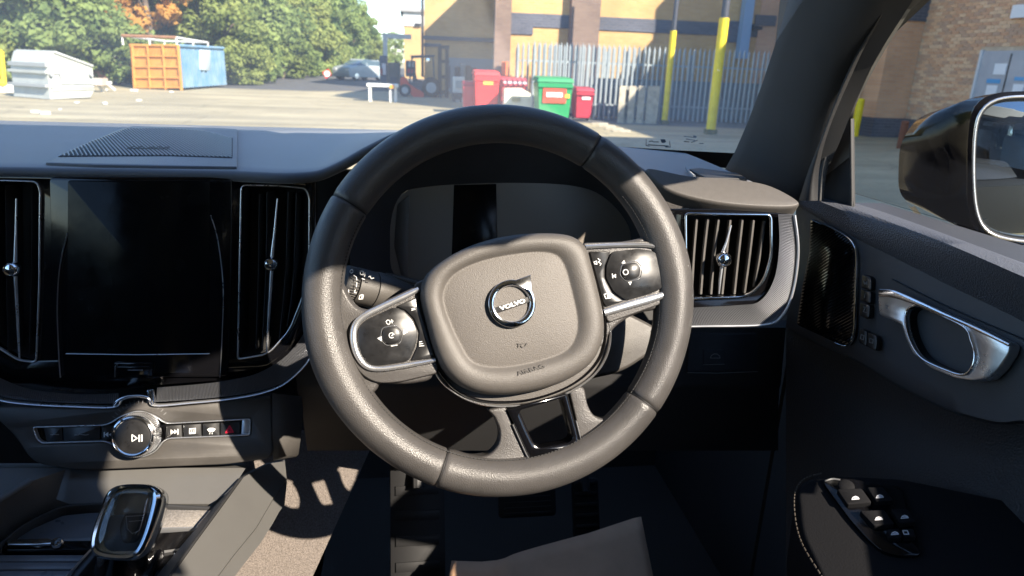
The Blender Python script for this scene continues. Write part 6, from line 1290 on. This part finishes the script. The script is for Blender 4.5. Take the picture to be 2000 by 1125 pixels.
def crown_mesh(nm, seed, h, w, n, leaf, m, low=.12):
    r = np.random.RandomState(seed); nb = 46; cen = []
    for k in range(nb):
        z = h*(low+(.95-low)*r.rand()**.85); s = math.sin(math.pi*min(1, max(.12, (z/h-low+.10)/(1.08-low))))**.6; a = r.rand()*6.283; q = w*s*(.35+.65*r.rand()**.5); cen.append((q*math.cos(a), q*math.sin(a), z, w*(.20+.20*r.rand())))
    cen = np.array(cen); idx = r.randint(0, nb, n); d = r.normal(size=(n, 3)); d /= np.linalg.norm(d, axis=1)[:, None]; rad = (.55+.5*r.rand(n)**.6); P = cen[idx, :3]+d*(cen[idx, 3]*rad)[:, None]*np.array([1, 1, .75]); P[:, 2] = np.maximum(P[:, 2], .15)
    nn = d+r.normal(size=(n, 3))*.55+np.array([0, 0, .35]); nn /= np.linalg.norm(nn, axis=1)[:, None]; t = np.cross(nn, r.normal(size=(n, 3))); t /= np.linalg.norm(t, axis=1)[:, None]; b = np.cross(nn, t); s = leaf*(.6+.8*r.rand(n))[:, None]
    V = np.empty((n*4, 3)); V[0::4] = P-t*s; V[1::4] = P+b*s*.55; V[2::4] = P+t*s; V[3::4] = P-b*s*.55
    me = bpy.data.meshes.new(nm); me.vertices.add(n*4); me.vertices.foreach_set("co", V.ravel()); me.loops.add(n*4); me.loops.foreach_set("vertex_index", np.arange(n*4)); me.polygons.add(n); me.polygons.foreach_set("loop_start", np.arange(0, n*4, 4)); me.materials.append(m); me.update(calc_edges=True); return me
def trunk_mesh(seed, h, r0_, m):
    r = random.Random(seed); g = G(); p = np.array([0., 0, 0]); pts = [p]; 
    for k in range(5): p = p+np.array([r.uniform(-.15, .15), r.uniform(-.15, .15), h*.17]); pts.append(p)
    v, f_ = tube_geo(pts, [r0_*(1-.15*k) for k in range(6)], 9); g.add(v, f_)
    for k in range(6):
        a = pts[2+k % 4]; an = r.uniform(0, 6.28); e = a+np.array([math.cos(an)*h*.2, math.sin(an)*h*.2, h*.22]); m_ = (a+e)/2+np.array([0, 0, .2]); v, f_ = tube_geo([a, m_, e], [r0_*.4, r0_*.25, r0_*.1], 6); g.add(v, f_)
    o = g.out("trunk", m, None); me = o.data; bpy.data.objects.remove(o); return me
CR = {'a': crown_mesh("crown", 1, 9, 3.0, 9000, .17, LG), 'b': crown_mesh("crown", 2, 8, 2.8, 9000, .17, LG, .05), 'c': crown_mesh("crown", 3, 9.5, 2.6, 9000, .16, LDk), 'y': crown_mesh("crown", 4, 6, 2.2, 7000, .16, LY, .04), 'o': crown_mesh("crown", 5, 7, 1.7, 5000, .15, LO, .3), 's': crown_mesh("crown", 6, 2.2, 1.5, 3500, .12, LG, .0), 't': crown_mesh("crown", 8, 2.4, 1.6, 3500, .12, LY, .0)}
TR = {k: trunk_mesh(i, {'s': 1.2, 't': 1.2, 'y': 5, 'o': 6.5}.get(k, 8), {'s': .05, 't': .05, 'y': .15, 'o': .16}.get(k, .26), M_BARK) for i, k in enumerate(CR)}
def tree(k, x, y, s, rz, nm, lab, cat, grp):
    t = thing(nm, (x, y, 0), lab, cat, grp)
    for n_, me in (("crown", CR[k]), ("trunk", TR[k])): o = bpy.data.objects.new(n_, me); COL.objects.link(o); o.parent = t
    t.scale = (s, s, s*1.0); t.rotation_euler = (0, 0, rz)
rt = random.Random(11)
spots = [('a', -21, 33, 1.15), ('c', -18.2, 35, 1.1), ('b', -15.6, 33.5, 1.0), ('a', -14.6, 38, 1.1), ('c', -11.2, 39, 1.1), ('a', -16.5, 40, 1.3), ('o', -11.9, 35.6, 1.2), ('b', -9.4, 42, .95), ('y', -9.2, 38.2, .85), ('c', -11.5, 47, 1.25), ('a', -9.6, 50, 1.05), ('b', -10.3, 57, 1.15), ('y', -8.6, 52, 1.0),
         ('a', -8.8, 62, 1.0), ('c', -7.8, 68, .95), ('y', -7.6, 60, .95), ('b', -7.2, 75, .95), ('a', -6.8, 84, .95), ('c', -5.8, 93, .72), ('y', -6.4, 80, 1.0), ('b', -5.0, 104, .72), ('a', -2.5, 115, .62), ('c', .5, 120, .6), ('b', -7, 118, .75), ('a', 3.5, 118, .6), ('y', -3.6, 98, .6),
         ('c', -25, 36, 1.3), ('a', -22, 41, 1.4), ('b', -13.5, 31.5, .72), ('c', -19.5, 30.5, .75), ('y', -3.4, 78, .55)]
words_ = {'a': "mid green leafy tree", 'b': "bushy green tree with low branches", 'c': "tall dark green tree", 'y': "yellow green young tree", 'o': "orange autumn tree"}
places = ["at the far left behind the skip", "rising just left of the white skip", "directly behind the white skip", "between the skip and the container, low branches", "behind the container's orange end", "filling the gap high above the skip",
          "right behind the container", "beside the container's blue side", "at the corner of the blue container", "tallest above the verge", "beside the dark car", "in the middle of the tree line", "just right of the dark car",
          "beyond the middle of the verge", "in the centre of the tree line", "where the road begins to narrow", "behind the red and white sign", "left of the silver hatchback", "above the silver hatchback", "over the red sign", "at the end of the road",
          "under the strip of sky", "left of the white gantry", "in the far tree line beneath the sky", "beside the distant block", "low by the end of the road", "in the outermost left corner", "high in the left corner", "low by the chair", "low behind the yellow trolley", "behind the silver hatchback roof"]
for i, (k, x, y, s) in enumerate(spots): tree(k, x, y, s, rt.uniform(0, 6.28), {'o': "autumn_tree", 'y': "young_tree"}.get(k, "broadleaf_tree"), words_[k]+" "+places[i], "tree", "trees along the yard's left edge")
bx_ = [(-22, 30.2), (-19, 31.6), (-16.6, 31.2), (-14.4, 32.4), (-12.6, 33.6), (-11.9, 36.4), (-8.4, 37.2), (-8.6, 40.4), (-9.4, 45), (-8.4, 49.5), (-7.9, 55), (-7.3, 61), (-6.6, 67), (-6.0, 73), (-5.2, 80), (-4.6, 88), (-3.8, 97)]
bp_ = ["under the far left trees", "left behind the skip", "behind the middle of the skip", "at the skip's right end", "between chair and container", "tucked behind the orange container end", "at the blue container's far corner", "right of the blue container", "nearest the dark car", "right of the dark car", "at the verge's middle", "beneath the yellow green tree", "left of the red sign", "behind the red sign", "behind the round white sign", "left of the hatchback", "at the road's far end"]
for i, (x, y) in enumerate(bx_): tree('s' if i % 3 else 't', x, y, rt.uniform(.85, 1.3), rt.uniform(0, 6.28), "shrub", ("leafy green shrub " if i % 3 else "yellow green shrub ")+bp_[i], "shrub", "shrubs at the foot of the trees")

for i, (k, x, y, s_) in enumerate((('a', -4.5, -26, 1.1), ('c', -9, -28, 1.2), ('b', .5, -30, 1.1), ('c', -14, -24, 1.1))):
    tree(k, x, y, s_, i*1.3, "broadleaf_tree", ["leafy tree behind the car, reflected in the door mirror", "darker tree behind the car, mirrored at the glass edge", "bushy tree far behind the car, reflected in the mirror's top", "tall tree behind the passenger side of the car"][i], "tree", "trees behind the car")
